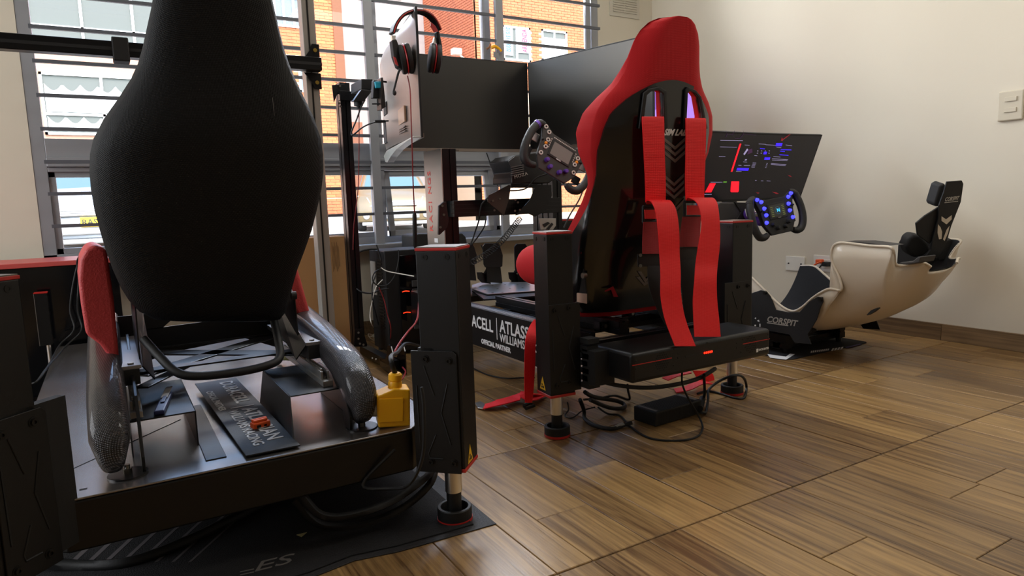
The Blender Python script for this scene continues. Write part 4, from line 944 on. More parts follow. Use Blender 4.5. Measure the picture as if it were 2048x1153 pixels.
MB(ML).box((-.22, .030, .07), (-.09, .0365, .125)).build('rating_label', mat('label_print', 'a98468', .4), mL) 
m = MB(ML)
for k in range(3): m.box((-.22, .031, .052 - k * .008), (-.09, .0366, .055 - k * .008))
m.build('label_lines', mat('label_dark', '5a4638', .5), mL)
mc = [(-.36, .0, -.001), (-.2, .0, -.004), (0, .0, -.012), (.15, .0, -.028), (.25, .0, -.045), (.30, .0, -.04), (.335, 0, -.012), (.25, 0, .004), (-.36, 0, .004)]
MB(ML).prism([(x, .006, z) for x, _, z in mc], (0, .03, 0)).build('curved_lower_cover', mat('pale_silver_plastic', 'b9beb9', .35, .3), mL, bevel=.002)
# headset on the left monitor
hs = thing('headset', 'black and red gaming headset with boom microphone hanging on the left monitor', 'headset', P(832, 60, Y=2.2))
YH = 2.22
def hp(l, Y=YH): return [P(a, b, Y=Y) for a, b in l]
band = spline(hp([(784, 68), (790, 50), (803, 33), (822, 24), (842, 24), (858, 31), (870, 45), (878, 62)]), 5)
rg = []
for i, p in enumerate(band):
    q = band[min(i + 1, len(band) - 1)] - band[max(i - 1, 0)]; q.normalize(); nn = q.cross(Vector((0, 1, 0))).normalized()
    rg.append([p + nn * .005 + Vector((0, -.018, 0)), p + nn * .006 + Vector((0, .018, 0)), p - nn * .005 + Vector((0, .018, 0)), p - nn * .006 + Vector((0, -.018, 0))])
MB().loft(rg).build('headband', BLKM, hs, smooth=50, bevel=.002)
MB().tube([p + Vector((0, -.019, 0)) for p in band], .0018, 6).build('red_piping', REDL, hs, smooth=60)
REDH = mat('headset_red', 'a81a1c', .45)
MB().prism(hp([(862, 44), (871, 52), (877, 63), (868, 64), (861, 52)], YH - .02), (0, .003, 0)).build('red_band_pad', REDH, hs)
MB().prism(hp([(783, 70), (792, 71), (791, 80), (785, 80)]), (0, .012, 0)).prism(hp([(869, 75), (877, 74), (877, 88), (866, 88)]), (0, .012, 0)).build('steel_slider', STEEL, hs, bevel=.001)
MB().prism(hp([(784, 80), (793, 78), (800, 96), (804, 120), (806, 140), (796, 134), (788, 112)], YH - .012), (0, .028, 0)).build('left_cup_arm', BLKM, hs, bevel=.003)
MB().prism(hp([(874, 62), (879, 62), (885, 92), (886, 118), (881, 140), (878, 120), (879, 95)], YH - .012), (0, .028, 0)).build('right_cup_arm', BLKM, hs, bevel=.003)
def cup(c1, c2, rx, rz, name, m, tilt=0):
    c1 = Vector(c1); c2 = Vector(c2); d = (c2 - c1); rings = []
    up = Vector((0, 0, 1)); up = (up - d.normalized() * up.dot(d.normalized())).normalized(); sd = d.normalized().cross(up)
    for t, k in ((0, .80), (.12, .96), (.5, 1), (.88, .96), (1, .8)):
        rings.append([c1 + d * t + (sd * math.cos(a) * rx + up * math.sin(a) * rz) * k for a in [2 * math.pi * j / 22 for j in range(22)]])
    return MB().loft(rings).build(name, m, hs, smooth=45)
cL = P(812, 118, Y=YH); cR = P(866, 114, Y=YH)
dx = Vector((.9, -.25, .15)).normalized()
CUSH = mat('black_leatherette', '171516', .5)
cup(cL - dx * .022, cL - dx * .004,   .037, .050, 'left_cup', BLKM); cup(cL - dx * .004, cL + dx * .001, .039, .052, 'red_ring', REDH); cup(cL + dx * .001, cL + dx * .020, .038, .051, 'left_cushion', CUSH)
dx2 = Vector((.85, -.2, -.12)).normalized()
cR = P(868, 117, Y=YH)
cup(cR + dx2 * .022, cR + dx2 * .004, .037, .050, 'right_cup', BLKM); cup(cR + dx2 * .004, cR - dx2 * .001, .039, .052, 'red_ring', REDH); cup(cR - dx2 * .001, cR - dx2 * .018, .038, .051, 'right_cushion', CUSH)
MB().prism(hp([(787, 113), (792, 116), (797, 132), (791, 128)], YH - .03), (0, .004, 0)).build('red_accent', REDH, hs)
MB().tube(spline(hp([(800, 140), (797, 145), (793, 160), (789, 176), (787, 184)], YH - .02), 4), [.004] * 8 + [.0035] * 9, 10).build('microphone_boom', BLKM, hs, smooth=60)
MB().ball(P(789, 186, Y=YH - .02), .007, 10, (1, 1, 1.3)).build('microphone_tip', BLKM, hs, smooth=60)
MB().tube(spline([P(815, 152, Y=YH), P(820, 180, Y=2.19), P(822, 230, Y=2.16), P(824, 290, Y=2.16), P(826, 360, Y=2.2), P(829, 425, Y=2.25)], 5), .0022, 6).build('red_cable', mat('dark_red_cable', '7d1f22', .5), hs, smooth=60)
MB().tube([P(829, 425, Y=2.25), P(829, 430, Y=2.25), P(830, 490, Y=2.3), P(831, 497, Y=2.3)], [.004, .0075, .0085, .004], 10).build('inline_remote', BLKM, hs, smooth=50)

# ---------------- red and black racing seat of rig B
seatB = thing('racing_chair', 'red and black shell racing seat with red harness in the middle of the room', 'seat', (1.46, 1.75, .34))
XC = 1.438
rb = [(1.200, .03, .02), (1.197, .060, .030), (1.186, .088, .038), (1.165, .110, .045), (1.14, .124, .05), (1.093, .137, .055), (1.057, .149, .068), (1.022, .170, .075), (.987, .205, .088), (.949, .232, .108), (.896, .246, .115), (.835, .242, .096), (.773, .222, .068), (.742, .220, .062), (.695, .224, .075), (.619, .232, .115), (.54, .236, .165), (.45, .235, .22), (.37, .225, .24), (.335, .20, .23)]
def itp(z, k):
    if z >= rb[0][0]: return rb[0][k]
    for i in range(len(rb) - 1):
        if rb[i + 1][0] <= z <= rb[i][0]:
            t = (rb[i][0] - z) / (rb[i][0] - rb[i + 1][0]); return rb[i][k] + (rb[i + 1][k] - rb[i][k]) * t
    return rb[-1][k]
def ybk(z): return 1.50 + (.95 - z) * .22
def outer(s, z, off=0.0):
    """outer skin point: s in [-1,1] from the left front rim round the back to the right front rim"""
    w, d = itp(z, 1), itp(z, 2); sg = 1 if s >= 0 else -1; a = abs(s)
    if a <= .6:
        u = a / .6; x = u * w * .97; y = .045 * max(0, (u - .45) / .55) ** 2
    else:
        t = (a - .6) / .4; x = w * (.97 + .03 * math.sin(t * math.pi / 2)); y = .045 + (d - .045) * t
    k = max(0, (a - .5)) / .5
    return Vector((XC + sg * (x + off * k), ybk(z) + y - off * (1 - k), z))
zs = []
z = 1.1995
while z > .336: zs.append(z); z -= .0135 if z < 1.15 else .004
rings = []
for z in zs:
    w, d = itp(z, 1), itp(z, 2)
    o = [outer(-1 + 2 * i / 40, z) for i in range(41)]
    th = min(.03, w * .3); inn = []
    for i in range(25):
        s = 1 - 2 * i / 24; a = abs(s); sg = 1 if s >= 0 else -1; x = a * (w - th * .6); y = .045 * max(0, (a - .45) / .55) ** 2 + .02 + max(0, d - .07) * max(0, (a - .6) / .4) ** .8
        if z > 1.13: y = min(y, .055 + d * .4)
        if z > 1.18: y = min(y, .035)
        inn.append(Vector((XC + sg * x, ybk(z) + max(y, .02), z)))
    rings.append(o + inn)
body = MB().loft(rings).build('upholstery', REDF, seatB, smooth=60)
def patch(off, zr, sf):
    """closed thin skin over the outer surface"""
    A, B = [], []
    for z in zr:
        sm = sf(z); sr = sm - .07 * min(1, max(0, (z - .66) / .08)) if sm > .3 else sm
        A.append([outer(-sm + (sr + sm) * i / 30, z, off) for i in range(31)]); B.append([outer(-sm + (sr + sm) * i / 30, z, -.004) for i in range(31)])
    m = MB(); nr = len(zr); nA = nr * 31
    vs = [p for r in A for p in r] + [p for r in B for p in r]; fs = []
    for i in range(nr - 1):
        for j in range(30):
            a = i * 31 + j; fs.append((a, a + 1, a + 32, a + 31)); fs.append((nA + a, nA + a + 31, nA + a + 32, nA + a + 1))
    for i in range(nr - 1):
        for j in (0, 30):
            a = i * 31 + j; fs.append((a, a + 31, nA + a + 31, nA + a))
    for i in (0, nr - 1):
        for j in range(30):
            a = i * 31 + j; fs.append((a, nA + a, nA + a + 1, a + 1))
    return m.add(vs, fs)
def smz(z):
    tb = [(1.031, .04), (1.028, .14), (1.02, .26), (1.005, .36), (.98, .45), (.937, .52), (.883, .54), (.836, .565), (.78, .585), (.73, .60), (.69, .66), (.65, .75), (.60, .84), (.5, .90), (.335, .93)]
    for i in range(len(tb) - 1):
        if tb[i + 1][0] <= z <= tb[i][0]: t = (tb[i][0] - z) / (tb[i][0] - tb[i + 1][0]); return tb[i][1] + (tb[i + 1][1] - tb[i][1]) * t
    return .04 if z > 1.03 else .93
zr = [1.031, 1.030, 1.028, 1.024, 1.018, 1.01, 1.0] + [1.0 - .0135 * k for k in range(1, 49)]
shell = patch(.007, zr, smz).build('shell', mat('black_satin_shell', '141415', .22, coat=.4), seatB, smooth=50)
nB = Vector((0, -1, -.22))
def onB(x, y, off=.008): return PP(x, y, (0, 1.5 - off, .95), nB)
slots = [[(1291, 190), (1299, 183), (1314, 180), (1324, 187), (1326, 246), (1284, 246)], [(1373, 186), (1377, 181), (1388, 186), (1396, 196), (1405, 246), (1370, 246)]]
cutm = MB()
for sl_ in slots:
    cutm.prism([onB(a, b) + Vector((0, -.1, -.02)) for a, b in sl_], (0, .25, .055))
cut = cutm.build('cutter', BLK)
for o in (body, shell):
    md = o.modifiers.new('b', 'BOOLEAN'); md.operation = 'DIFFERENCE'; md.object = cut; md.solver = 'EXACT'
bpy.context.view_layer.update(); dg = bpy.context.evaluated_depsgraph_get()
for o in (body, shell):
    me = bpy.data.meshes.new_from_object(o.evaluated_get(dg)); o.modifiers.clear(); o.data = me
bpy.data.objects.remove(cut)
# thick frames round the belt slots
for sl_ in slots:
    c = [sum(p[0] for p in sl_) / len(sl_), sum(p[1] for p in sl_) / len(sl_)]
    inner = [onB(a, b, .009) for a, b in sl_]; outerp = [onB(c[0] + (a - c[0]) * 1.38, c[1] + (b - c[1]) * 1.28, .009) for a, b in sl_]
    m = MB(); n = len(sl_); vs = inner + outerp + [p + Vector((0, -.007, -.002)) for p in inner] + [p + Vector((0, -.006, -.002)) for p in outerp]; fs = []
    for i in range(n):
        j = (i + 1) % n; fs += [(i, j, n + j, n + i), (2 * n + i, 3 * n + i, 3 * n + j, 2 * n + j), (i, 2 * n + i, 2 * n + j, j), (n + i, n + j, 3 * n + j, 3 * n + i)]
    m.add(vs, fs).build('slot_frame', BLKM, seatB, bevel=.002)
x_ = (onB(1370, 258) - onB(1326, 264)).normalized()
text('SIM LAB', .024, onB(1327, 270, .0095), (1, 0, 0), (0, -.21, 1), WHT, seatB, shear=.35, bold=.0011, wide=1.05)
CHV = mat('grey_chevron_print', '6d6360', .4)
def chev(cx, cy, w, h, t, n, dy):
    m = MB()
    for k in range(n):
        y0 = cy + k * dy
        pts = [(cx - w, y0), (cx, y0 + h), (cx + w, y0 - 2), (cx + w, y0 - 2 + t), (cx, y0 + h + t), (cx - w, y0 + t)]
        m.prism([onB(a, b, .009) for a, b in pts[:2] + [pts[4], pts[5]]], (0, -.0006, 0)); m.prism([onB(a, b, .009) for a, b in [pts[1], pts[2], pts[3], pts[4]]], (0, -.0006, 0))
    m.build('chevron_print', CHV, seatB)
chev(1350, 276, 21, 17, 7, 3, 13); chev(1348, 349, 20, 17, 7, 3, 13); chev(1352, 398, 18, 17, 7, 1, 12)
def chev2(pts):
    MB().prism([onB(a, b, .0095) for a, b in pts], (0, -.0006, 0)).build('chevron_print', CHV, seatB)
chev2([(1275, 543), (1282, 543), (1292, 558), (1300, 551), (1300, 557), (1290, 566)]); chev2([(1272, 554), (1279, 554), (1289, 566), (1300, 560), (1300, 566), (1288, 572)])
MB().prism([onB(a, b, .012) for a, b in ((1209, 582), (1226, 573), (1236, 594), (1227, 594), (1222, 580), (1210, 584))], (0, -.001, 0)).build('red_logo_print', mat('crimson_print', 'a00f28', .4), seatB)
# seat base and thigh bolsters
MB().box((XC - .17, 1.70, .345), (XC + .2, 1.92, .42)).build('seat_cushion', REDF, seatB, bevel=.03, seg=4, smooth=50)
for s in (-1, 1):
    MB().tube(spline([(XC + s * .21, 1.72, .46), (XC + s * .213, 1.82, .48), (XC + s * .21, 1.90, .49), (XC + s * .20, 1.95, .475)], 5), [.05 + .018 * math.sin(min(1, i / 12) * 1.57) if i < 13 else [.066, .055, .03][i - 13] for i in range(16)], 22).build('thigh_bolster', REDF, seatB, smooth=70)
c = P(1156, 505, X=1.223); MB().lathe([(.024, 0), (.031, .002), (.031, .010), (.024, .012)], c, (-1, 0, 0), 30, True).build('belt_hole_trim', SILV, seatB, smooth=40)
MB().prism([P(a, b, X=1.215) for a, b in ((1150, 538), (1166, 536), (1170, 560), (1175, 606), (1150, 608))], (.004, 0, 0)).build('side_bracket', BLK, seatB, bevel=.002)
MB().cyl(P(1165, 552, X=1.205), P(1165, 552, X=1.205) + Vector((.012, 0, 0)), .009, 12).build('bracket_bolt', BOLT, seatB, smooth=30)
MB().prism([P(a, b, X=1.213) for a, b in ((1154, 586), (1174, 588), (1174, 608), (1154, 604))], (-.001, 0, 0)).build('paper_label', mat('cream_label', 'c9a892', .7), seatB)
# harness
hn = thing('seat_harness', 'red webbing harness hanging down the back of the red seat', 'harness', (1.46, 1.42, .28))
def ribbon(rows, name, parent, m=REDS, th=.002):
    L = spline([P(a, y_, Y=Y) for a, b, y_, Y in rows], 5); R = spline([P(b, y2, Y=Y) for a, b, y_, Y in rows for y2 in [y_]], 5)
    rr = []
    for l, r in zip(L, R): rr.append((l, r))
    m_ = MB(); n = len(rr); vs = []; fs = []
    for i, (l, r) in enumerate(rr):
        t = (rr[min(i + 1, n - 1)][0] - rr[max(i - 1, 0)][0]); nn = (r - l).cross(t).normalized() * th / 2; vs += [l + nn, r + nn, r - nn, l - nn]
    m_.loft([vs[4 * i:4 * i + 4] for i in range(n)]); return m_.build(name, m, parent, smooth=40)
ribbon([(1286, 1327, 238, 1.53), (1284, 1327, 234, 1.49), (1284, 1328, 242, 1.478), (1287, 1329, 300, 1.488), (1290, 1331, 360, 1.505), (1291, 1331, 405, 1.52)], 'shoulder_strap', hn)
ribbon([(1371, 1409, 241, 1.53), (1370, 1409, 237, 1.49), (1371, 1412, 245, 1.478), (1371, 1411, 300, 1.488), (1370, 1409, 360, 1.505), (1371, 1408, 400, 1.52)], 'shoulder_strap', hn)
ribbon([(1292, 1333, 408, 1.515), (1294, 1336, 401, 1.47), (1303, 1344, 405, 1.44), (1311, 1353, 424, 1.425), (1316, 1358, 462, 1.42), (1319, 1359, 508, 1.425), (1321, 1361, 545, 1.42), (1321, 1361, 575, 1.415), (1322, 1363, 600, 1.415), (1330, 1371, 640, 1.41), (1348, 1389, 688, 1.396), (1350, 1391, 692, 1.394)], 'loose_strap_end', hn)
ribbon([(1372, 1412, 402, 1.515), (1377, 1424, 396, 1.47), (1392, 1433, 404, 1.44), (1400, 1437, 422, 1.425), (1403, 1439, 445, 1.42), (1401, 1440, 468, 1.42), (1396, 1439, 495, 1.42), (1391, 1435, 530, 1.42), (1389, 1433, 560, 1.41), (1386, 1434, 600, 1.41), (1387, 1438, 640, 1.405), (1389, 1441, 674, 1.40)], 'loose_strap_end', hn)
ribbon([(1289, 1314, 420, 1.50), (1290, 1314, 438, 1.50)], 'strap_loop', hn); ribbon([(1374, 1402, 411, 1.50), (1374, 1402, 430, 1.50)], 'strap_loop', hn)
DRED = weave('dark_red_webbing', '8c0812', 'a00f1a', .7, 120, .5)
ribbon([(1287, 1320, 444, 1.505), (1285, 1319, 480, 1.50), (1285, 1320, 508, 1.49)], 'lower_strap', hn, DRED); ribbon([(1365, 1402, 434, 1.505), (1361, 1400, 465, 1.50), (1359, 1398, 494, 1.49)], 'lower_strap', hn, DRED)
for q in (((1286, 413), (1312, 414), (1313, 443), (1286, 445)), ((1369, 404), (1403, 404), (1403, 432), (1369, 434))):
    a = [P(x, y_, Y=1.512) for x, y_ in q]; m = MB()
    m.tube([a[0], a[1]], .004, 8).tube([a[3], a[2]], .004, 8).tube([a[0], a[3]], .004, 8).tube([a[1], a[2]], .004, 8).build('strap_adjuster', BLKM, hn, smooth=50)
m = MB().prism([P(a, b, Y=1.495) for a, b in ((1275, 509), (1320, 502), (1400, 490), (1400, 520), (1340, 525), (1330, 532), (1276, 534))], (0, .003, 0))
pb = m.build('harness_bracket', BLKM, hn, bevel=.001)
for a, b in ((1281, 511), (1281, 532)): MB().cyl(P(a, b, Y=1.488), P(a, b, Y=1.496), .005, 10).build('bolt', BOLT, pb, smooth=30)
ribbon([(1295, 1330, 532, 1.49), (1297, 1335, 570, 1.47), (1310, 1345, 610, 1.46), (1330, 1370, 650, 1.45)], 'black_strap', hn, mat('black_webbing', '131314', .8)); ribbon([(1362, 1392, 520, 1.49), (1363, 1392, 560, 1.47), (1365, 1390, 600, 1.46), (1372, 1392, 645, 1.45)], 'black_strap', hn, mat('black_webbing', '131314', .8))
# lap belt hanging on the left and lying on the floor
lb = thing('lap_belt', 'red lap belt hanging left of the middle post and lying on the floor', 'belt', P(1050, 800, Z=0))
ribbon([(1068, 1085, 640, 1.80), (1058, 1080, 655, 1.76), (1051, 1072, 680, 1.72), (1049, 1070, 730, 1.71), (1049, 1067, 780, 1.71), (1050, 1064, 806, 1.71)], 'hanging_strap', lb)
def fl_ribbon(pts, w, name, parent, z0=.003):
    sp1 = spline([P(a, b, Z=zz) for a, b, zz in pts], 6); rg = []
    for i, p in enumerate(sp1):
        d = sp1[min(i + 1, len(sp1) - 1)] - sp1[max(i - 1, 0)]; d.z = 0; d.normalize(); q = Vector((-d.y, d.x, 0)) * w / 2; rg.append([p - q, p + q, p + q + Vector((0, 0, .003)), p - q + Vector((0, 0, .003))])
    return MB().loft(rg).build(name, REDS, parent, smooth=40)
fl_ribbon([(968, 815, .006), (1000, 806, .02), (1030, 798, .016), (1050, 788, .03), (1075, 790, .012)], .058, 'floor_strap', lb)
fl_ribbon([(1048, 790, .035), (1062, 800, .02), (1085, 790, .008)], .04, 'floor_strap', lb)
MB().prism([P(a, b, Z=.004) for a, b in ((950, 808), (962, 805), (972, 812), (970, 820), (956, 818))], (0, 0, .004)).build('belt_hook', STEEL, lb, bevel=.001)
MB().tube([P(1048, 812, Z=.02), P(1062, 806, Z=.02), P(1068, 812, Z=.012), P(1052, 818, Z=.01), P(1048, 812, Z=.02)], .006, 8).build('belt_buckle', BLKM, lb, smooth=50)
lb2 = thing('lap_belt', 'red lap belt bunched on the floor behind the black control box', 'belt', P(1400, 775, Z=0))
ribbon([(1385, 1420, 742, 1.78), (1392, 1428, 755, 1.78), (1395, 1428, 778, 1.78)], 'hanging_strap', lb2)
fl_ribbon([(1350, 783, .004), (1375, 778, .012), (1400, 766, .03), (1422, 768, .02)], .05, 'floor_strap', lb2); fl_ribbon([(1330, 760, .05), (1350, 752, .06), (1380, 745, .07)], .04, 'floor_strap', lb2)

# ---------------- control box at the rear of rig B
cbx = thing('control_box', 'long black control box with red stripes and lit red strip behind the red seat', 'control box', (1.485, 1.49, .19))
x0, x1, y0, y1, z0, z1 = 1.20, 1.771, 1.40, 1.57, .190, .276
MB().box((x0, y0, z0), (x1, y1, z1)).build('case', BLK, cbx, bevel=.011, seg=4, smooth=40)
zr_ = z0 + .052
MB().box((x0 + .002, y0 - .0008, zr_), (x0 + .148, y0 + .001, zr_ + .0022)).box((x1 - .128, y0 - .0008, zr_), (x1 - .004, y0 + .001, zr_ + .0022)).build('red_stripe', REDL, cbx)
for cx_ in (x0 + .110, x1 - .092):
    m = MB()
    for i in range(-4, 5):
        for j in range(-4, 5):
            u, v = i * .0068 + (j % 2) * .0034, j * .0062
            if u * u + v * v < .0265 ** 2: m.prism([(cx_ + u - .0022, y0 - .0003, z0 + .048 + v), (cx_ + u, y0 - .0003, z0 + .048 + v - .0026), (cx_ + u + .0022, y0 - .0003, z0 + .048 + v), (cx_ + u, y0 - .0003, z0 + .048 + v + .0026)], (0, .0006, 0))
    m.build('fan_grille', mat('deep_black_hole', '020202', .9), cbx)
MB().box((x0 + .20, y0 - .0006, z0 + .046), (x1 - .18, y0 + .0005, z0 + .052)).build('led_slot', BLKM, cbx)
m = MB()
for k in range(5): m.ball((1.478 + k * .0075, y0 - .0012, z0 + .049), .003, 8, (1, .4, 1.2))
m.build('red_led', mat('red_led_glow', 'ff2010', .4, emit=5, ecol='ff1808'), cbx)
for px_ in ((x0 + .015, .064), (x0 + .015, .042), (x0 + .158, .078), (x0 + .172, .062), (x0 + .172, .05), (x0 + .155, .03), (1.49, .078), (x1 - .155, .06), (x1 - .155, .045), (x1 - .128, .068), (x1 - .135, .028), (x1 - .012, .068), (x1 - .012, .055)):
    MB().lathe([(.0004, 0), (.0028, 0), (.0022, .0012), (.0004, .0014)], (px_[0], y0, z0 + px_[1]), (0, -1, 0), 10).build('screw', DBOLT, cbx, smooth=30)
tl = P(1512, 711, Y=y0)
lg = MB().box((x1 - .066, y0 - .0006, z0 + .018), (x1 - .058, y0 + .0005, z0 + .029)).build('white_logo', WHT, cbx)
text('RACECENTER', .009, (x1 - .056, y0 - .0008, z0 + .0215), (1, 0, 0), (0, 0, 1), WHT, cbx, bold=.0002, wide=.85)
MB().box((x0 - .05, 1.50, .17), (x0 + .02, 1.56, .27)).build('side_bracket', BLKM, cbx)
m = MB()   # drag chain like side connectors
for k in range(7): m.box((1.150, 1.53 + (k % 2) * .006, .155 + k * .022), (1.19, 1.57, .170 + k * .022))
m.build('connector_block', BLKM, cbx)
# ---------------- cables and power brick on the floor
pb_ = thing('power_brick', 'black ribbed power brick on the floor under the control box', 'power supply', (1.49, 1.56, 0))
M = Matrix.Translation((1.385, 1.508, 0.0005)) @ Matrix.Rotation(math.radians(4), 4, 'Z') @ Matrix.Diagonal((1, 1, 1.35, 1))
MB(M).box((0, 0, 0), (.212, .095, .034)).build('case', BLKM, pb_, bevel=.004, seg=3)
m = MB(M)
for k in range(34): m.box((.012 + k * .0056, -.0008, .004), (.0145 + k * .0056, 0, .030))
m.build('side_rib', BLKM, pb_, kind='stuff')
m = MB(M)
for k in range(26): m.box((.03 + k * .006, .006, .034), (.0325 + k * .006, .089, .0346))
m.build('top_rib', BLKM, pb_, kind='stuff')
MB(M).box((.008, .008, .034), (.018, .085, .0345)).box((.19, .01, .034), (.205, .085, .0345)).build('label_strip', mat('grey_label_strip', '55585f', .35), pb_)
def fc(pts, r, label, m=BLKM, name='floor_cable', **k): return cable(name, [P(a, b, Z=z) if not isinstance(z, tuple) else P(a, b, Y=z[0]) for a, b, z in pts], r, m, label, **k)
fc([(1364, 745, (1.47,)), (1365, 770, (1.44,)), (1378, 800, .09), (1400, 838, .02), (1405, 860, .004), (1390, 876, .003), (1350, 882, .003), (1300, 877, .003), (1262, 855, .004), (1240, 832, .004), (1215, 828, .006), (1196, 815, .02)], .0032, 'thin cable looping from the control box across the floor in front of the brick')
fc([(1264, 846, .012), (1250, 850, .008), (1225, 858, .006), (1190, 852, .006), (1170, 838, .008), (1168, 822, .03), (1160, 800, .08)], .0065, 'thick sleeved cable from the power brick to the middle post')
MB().cyl(P(1231, 856, Z=.007), P(1246, 850, Z=.009), .0075, 12).build('cable_label', mat('grey_heat_shrink', '9a948c', .5), None, smooth=40, cat='cable tag', label='small grey sleeve wrapped round the thick cable by the brick')
fc([(1180, 800, .08), (1215, 815, .03), (1240, 818, .015), (1250, 812, .01), (1235, 803, .02), (1190, 795, .06), (1170, 785, .11)], .007, 'thick cable coiled right behind the middle post foot')
fc([(1168, 800, .07), (1200, 797, .05), (1230, 792, .04), (1258, 800, .008), (1256, 782, .05), (1255, 770, .08)], .004, 'thin cable making a square bend left of the power brick')
fc([(1135, 806, (1.66,)), (1137, 820, .02), (1130, 833, .005), (1146, 836, .004), (1165, 822, .01), (1190, 815, .015)], .0025, 'thin cable tangled beside the middle post foot')
fc([(1190, 760, (1.55,)), (1240, 772, (1.5,)), (1300, 776, (1.47,)), (1360, 768, (1.47,)), (1400, 756, (1.5,)), (1430, 738, (1.55,))], .007, 'thick black hose bundle sagging below the control box')
fc([(1408, 750, (1.48,)), (1409, 790, .04), (1404, 800, .02)], .005, 'short straight cable down to the connector behind the brick')
MB().cyl(P(1405, 798, Z=.02), P(1399, 818, Z=.02), .011, 12).build('cable_connector', BLKM, None, smooth=40, cat='connector', label='round black in-line connector right behind the power brick')
fc([(1404, 826, .02), (1412, 824, .015), (1416, 800, .03), (1418, 780, .05), (1440, 762, .07), (1470, 751, .09), (1487, 756, .07), (1493, 775, .02), (1488, 796, .004), (1470, 797, .003), (1440, 788, .003), (1415, 783, .004), (1395, 788, .006)], .0045, 'black cable looping round the right post foot')
fc([(946, 737, .003), (975, 750, .003), (1010, 757, .003), (1045, 756, .003), (1070, 756, .003)], .003, 'thin cable on the floor below the sponsor panel')
# coiled lead
m = MB(); a, b = P(1040, 437, Y=2.45), P(945, 525, Y=2.35); d = b - a; u = d.orthogonal().normalized(); w = d.normalized().cross(u); pts = []
for i in range(30 * 10):
    t = i / (30 * 10 - 1); r = .0115; ph = 2 * math.pi * 30 * (t ** .8); pts.append(a + d * t + Vector((0, 0, -.06 * math.sin(math.pi * t))) * .4 + (u * math.cos(ph) + w * math.sin(ph)) * r)
m.tube(pts, .0015, 5).build('coiled_cable', BLKM, None, smooth=60, cat='cable', label='coiled black lead running down from the wheel mount to the pedals')
fc([(1014, 382, (2.38,)), (1050, 378, (2.36,)), (1075, 355, (2.34,)), (1108, 345, (2.3,))], .003, 'thin cable behind the steering wheel with purple knobs')
fc([(977, 395, (2.40,)), (963, 410, (2.42,)), (958, 440, (2.45,)), (950, 465, (2.5,)), (945, 480, (2.5,)), (938, 495, (2.5,))], .003, 'outer thin cable below the wheel mount, left of the coiled lead')
fc([(972, 438, (2.42,)), (968, 455, (2.45,)), (955, 475, (2.5,)), (942, 492, (2.5,))], .003, 'inner thin cable below the wheel mount, left of the coiled lead')
fc([(903, 303, (2.85,)), (893, 345, (2.85,)), (883, 385, (2.8,)), (880, 402, (2.75,))], .0025, 'thin cable hanging below the centre monitor, left of two')
fc([(973, 306, (2.9,)), (985, 340, (2.9,)), (995, 372, (2.9,))], .0025, 'thin cable hanging below the centre monitor, right of two')
fc([(962, 490, (2.85,)), (973, 520, (2.85,)), (976, 545, (2.85,))], .0025, 'thin cable hanging beside the left pedal')
fc([(1170, 370, (2.3,)), (1158, 400, (2.32,)), (1140, 430, (2.36,)), (1128, 455, (2.4,))], .0035, 'grey cable slanting down right of the slotted plate', mat('grey_cable', '4c5352', .5))

# ---------------- pedals
pd = thing('pedal_set', 'set of three black pedals on a bright metal plate in front of the red seat', 'pedals', (1.5, 2.7, .28))
HP = mat('reflective_grey_plate', 'c2cad3', .3, .8)
pts = [P(a, b, Z=.315) for a, b in ((944, 572), (962, 566), (1075, 566), (1075, 583), (990, 589), (975, 590), (944, 580))]
MB().prism(pts, (0, 0, .004)).build('heel_plate', HP, pd, bevel=.001)
MB().prism([P(a, b, Z=.305) for a, b in ((944, 584), (968, 602), (1075, 595), (1075, 588), (990, 593), (975, 594))], (0, 0, .006)).build('plate_front', BLK, pd)
m = MB()
for a, b in ((960, 574), (985, 571), (1010, 569), (1035, 570), (1058, 569), (970, 580), (995, 578), (1020, 577), (1045, 576), (1005, 585), (985, 586)): m.cb(P(a, b, Z=.3195), (.008, .006, .0008))
m.build('plate_hole', BLKM, pd)
MB().box((1.32, 2.62, .27), (1.72, 2.9, .295)).build('base_plate', ALUB, pd)
for k, (cx, hw, yt, yb_) in enumerate(((932, 20, 487, 530), (985, 19, 487, 535), (1044, 15, 488, 545))):
    Y = 2.76
    q = [(cx - hw, yt + 6), (cx - hw + 5, yt), (cx + hw - 8, yt), (cx + hw - 3, yt + 8), (cx + hw + 2, yt + 24), (cx + hw + 1, yb_ - 2), (cx + hw - 3, yb_), (cx - hw + 5, yb_), (cx - hw + 2, yb_ - 6)]
    MB().prism([P(a, b, Y=Y) for a, b in q], (0, .008, 0)).build('pedal_face', BLKM, pd, bevel=.002)
    MB().prism([P(a, b, Y=Y + .01) for a, b in ((cx - hw + 7, yb_ - 3), (cx + hw - 3, yb_ - 3), (cx + hw + 1, yb_ + 32), (cx - hw + 9, yb_ + 30))], (0, .008, 0)).build('pedal_arm', BLK, pd, bevel=.001)
    MB().prism([P(a, b, Y=Y + .03) for a, b in ((cx - hw - 12, 545), (cx - hw - 2, 545), (cx - hw + 12, 552), (cx - hw + 16, 568), (cx - hw - 2, 566), (cx - hw - 10, 558))], (0, .005, 0)).build('side_cheek', BLK, pd, bevel=.001)
    MB().tube([P(cx - 4, 530, Y=Y + .02), P(cx - 16, 550, Y=Y + .06)], .009, 10).build('damper', DBOLT, pd, smooth=40)
for a, b in ((1007, 602), (1015, 602), (1007, 617), (1015, 617)): MB().cyl(P(a, b, Y=2.9), P(a, b, Y=2.905), .005, 10).build('bolt', BOLT, pd, smooth=30)

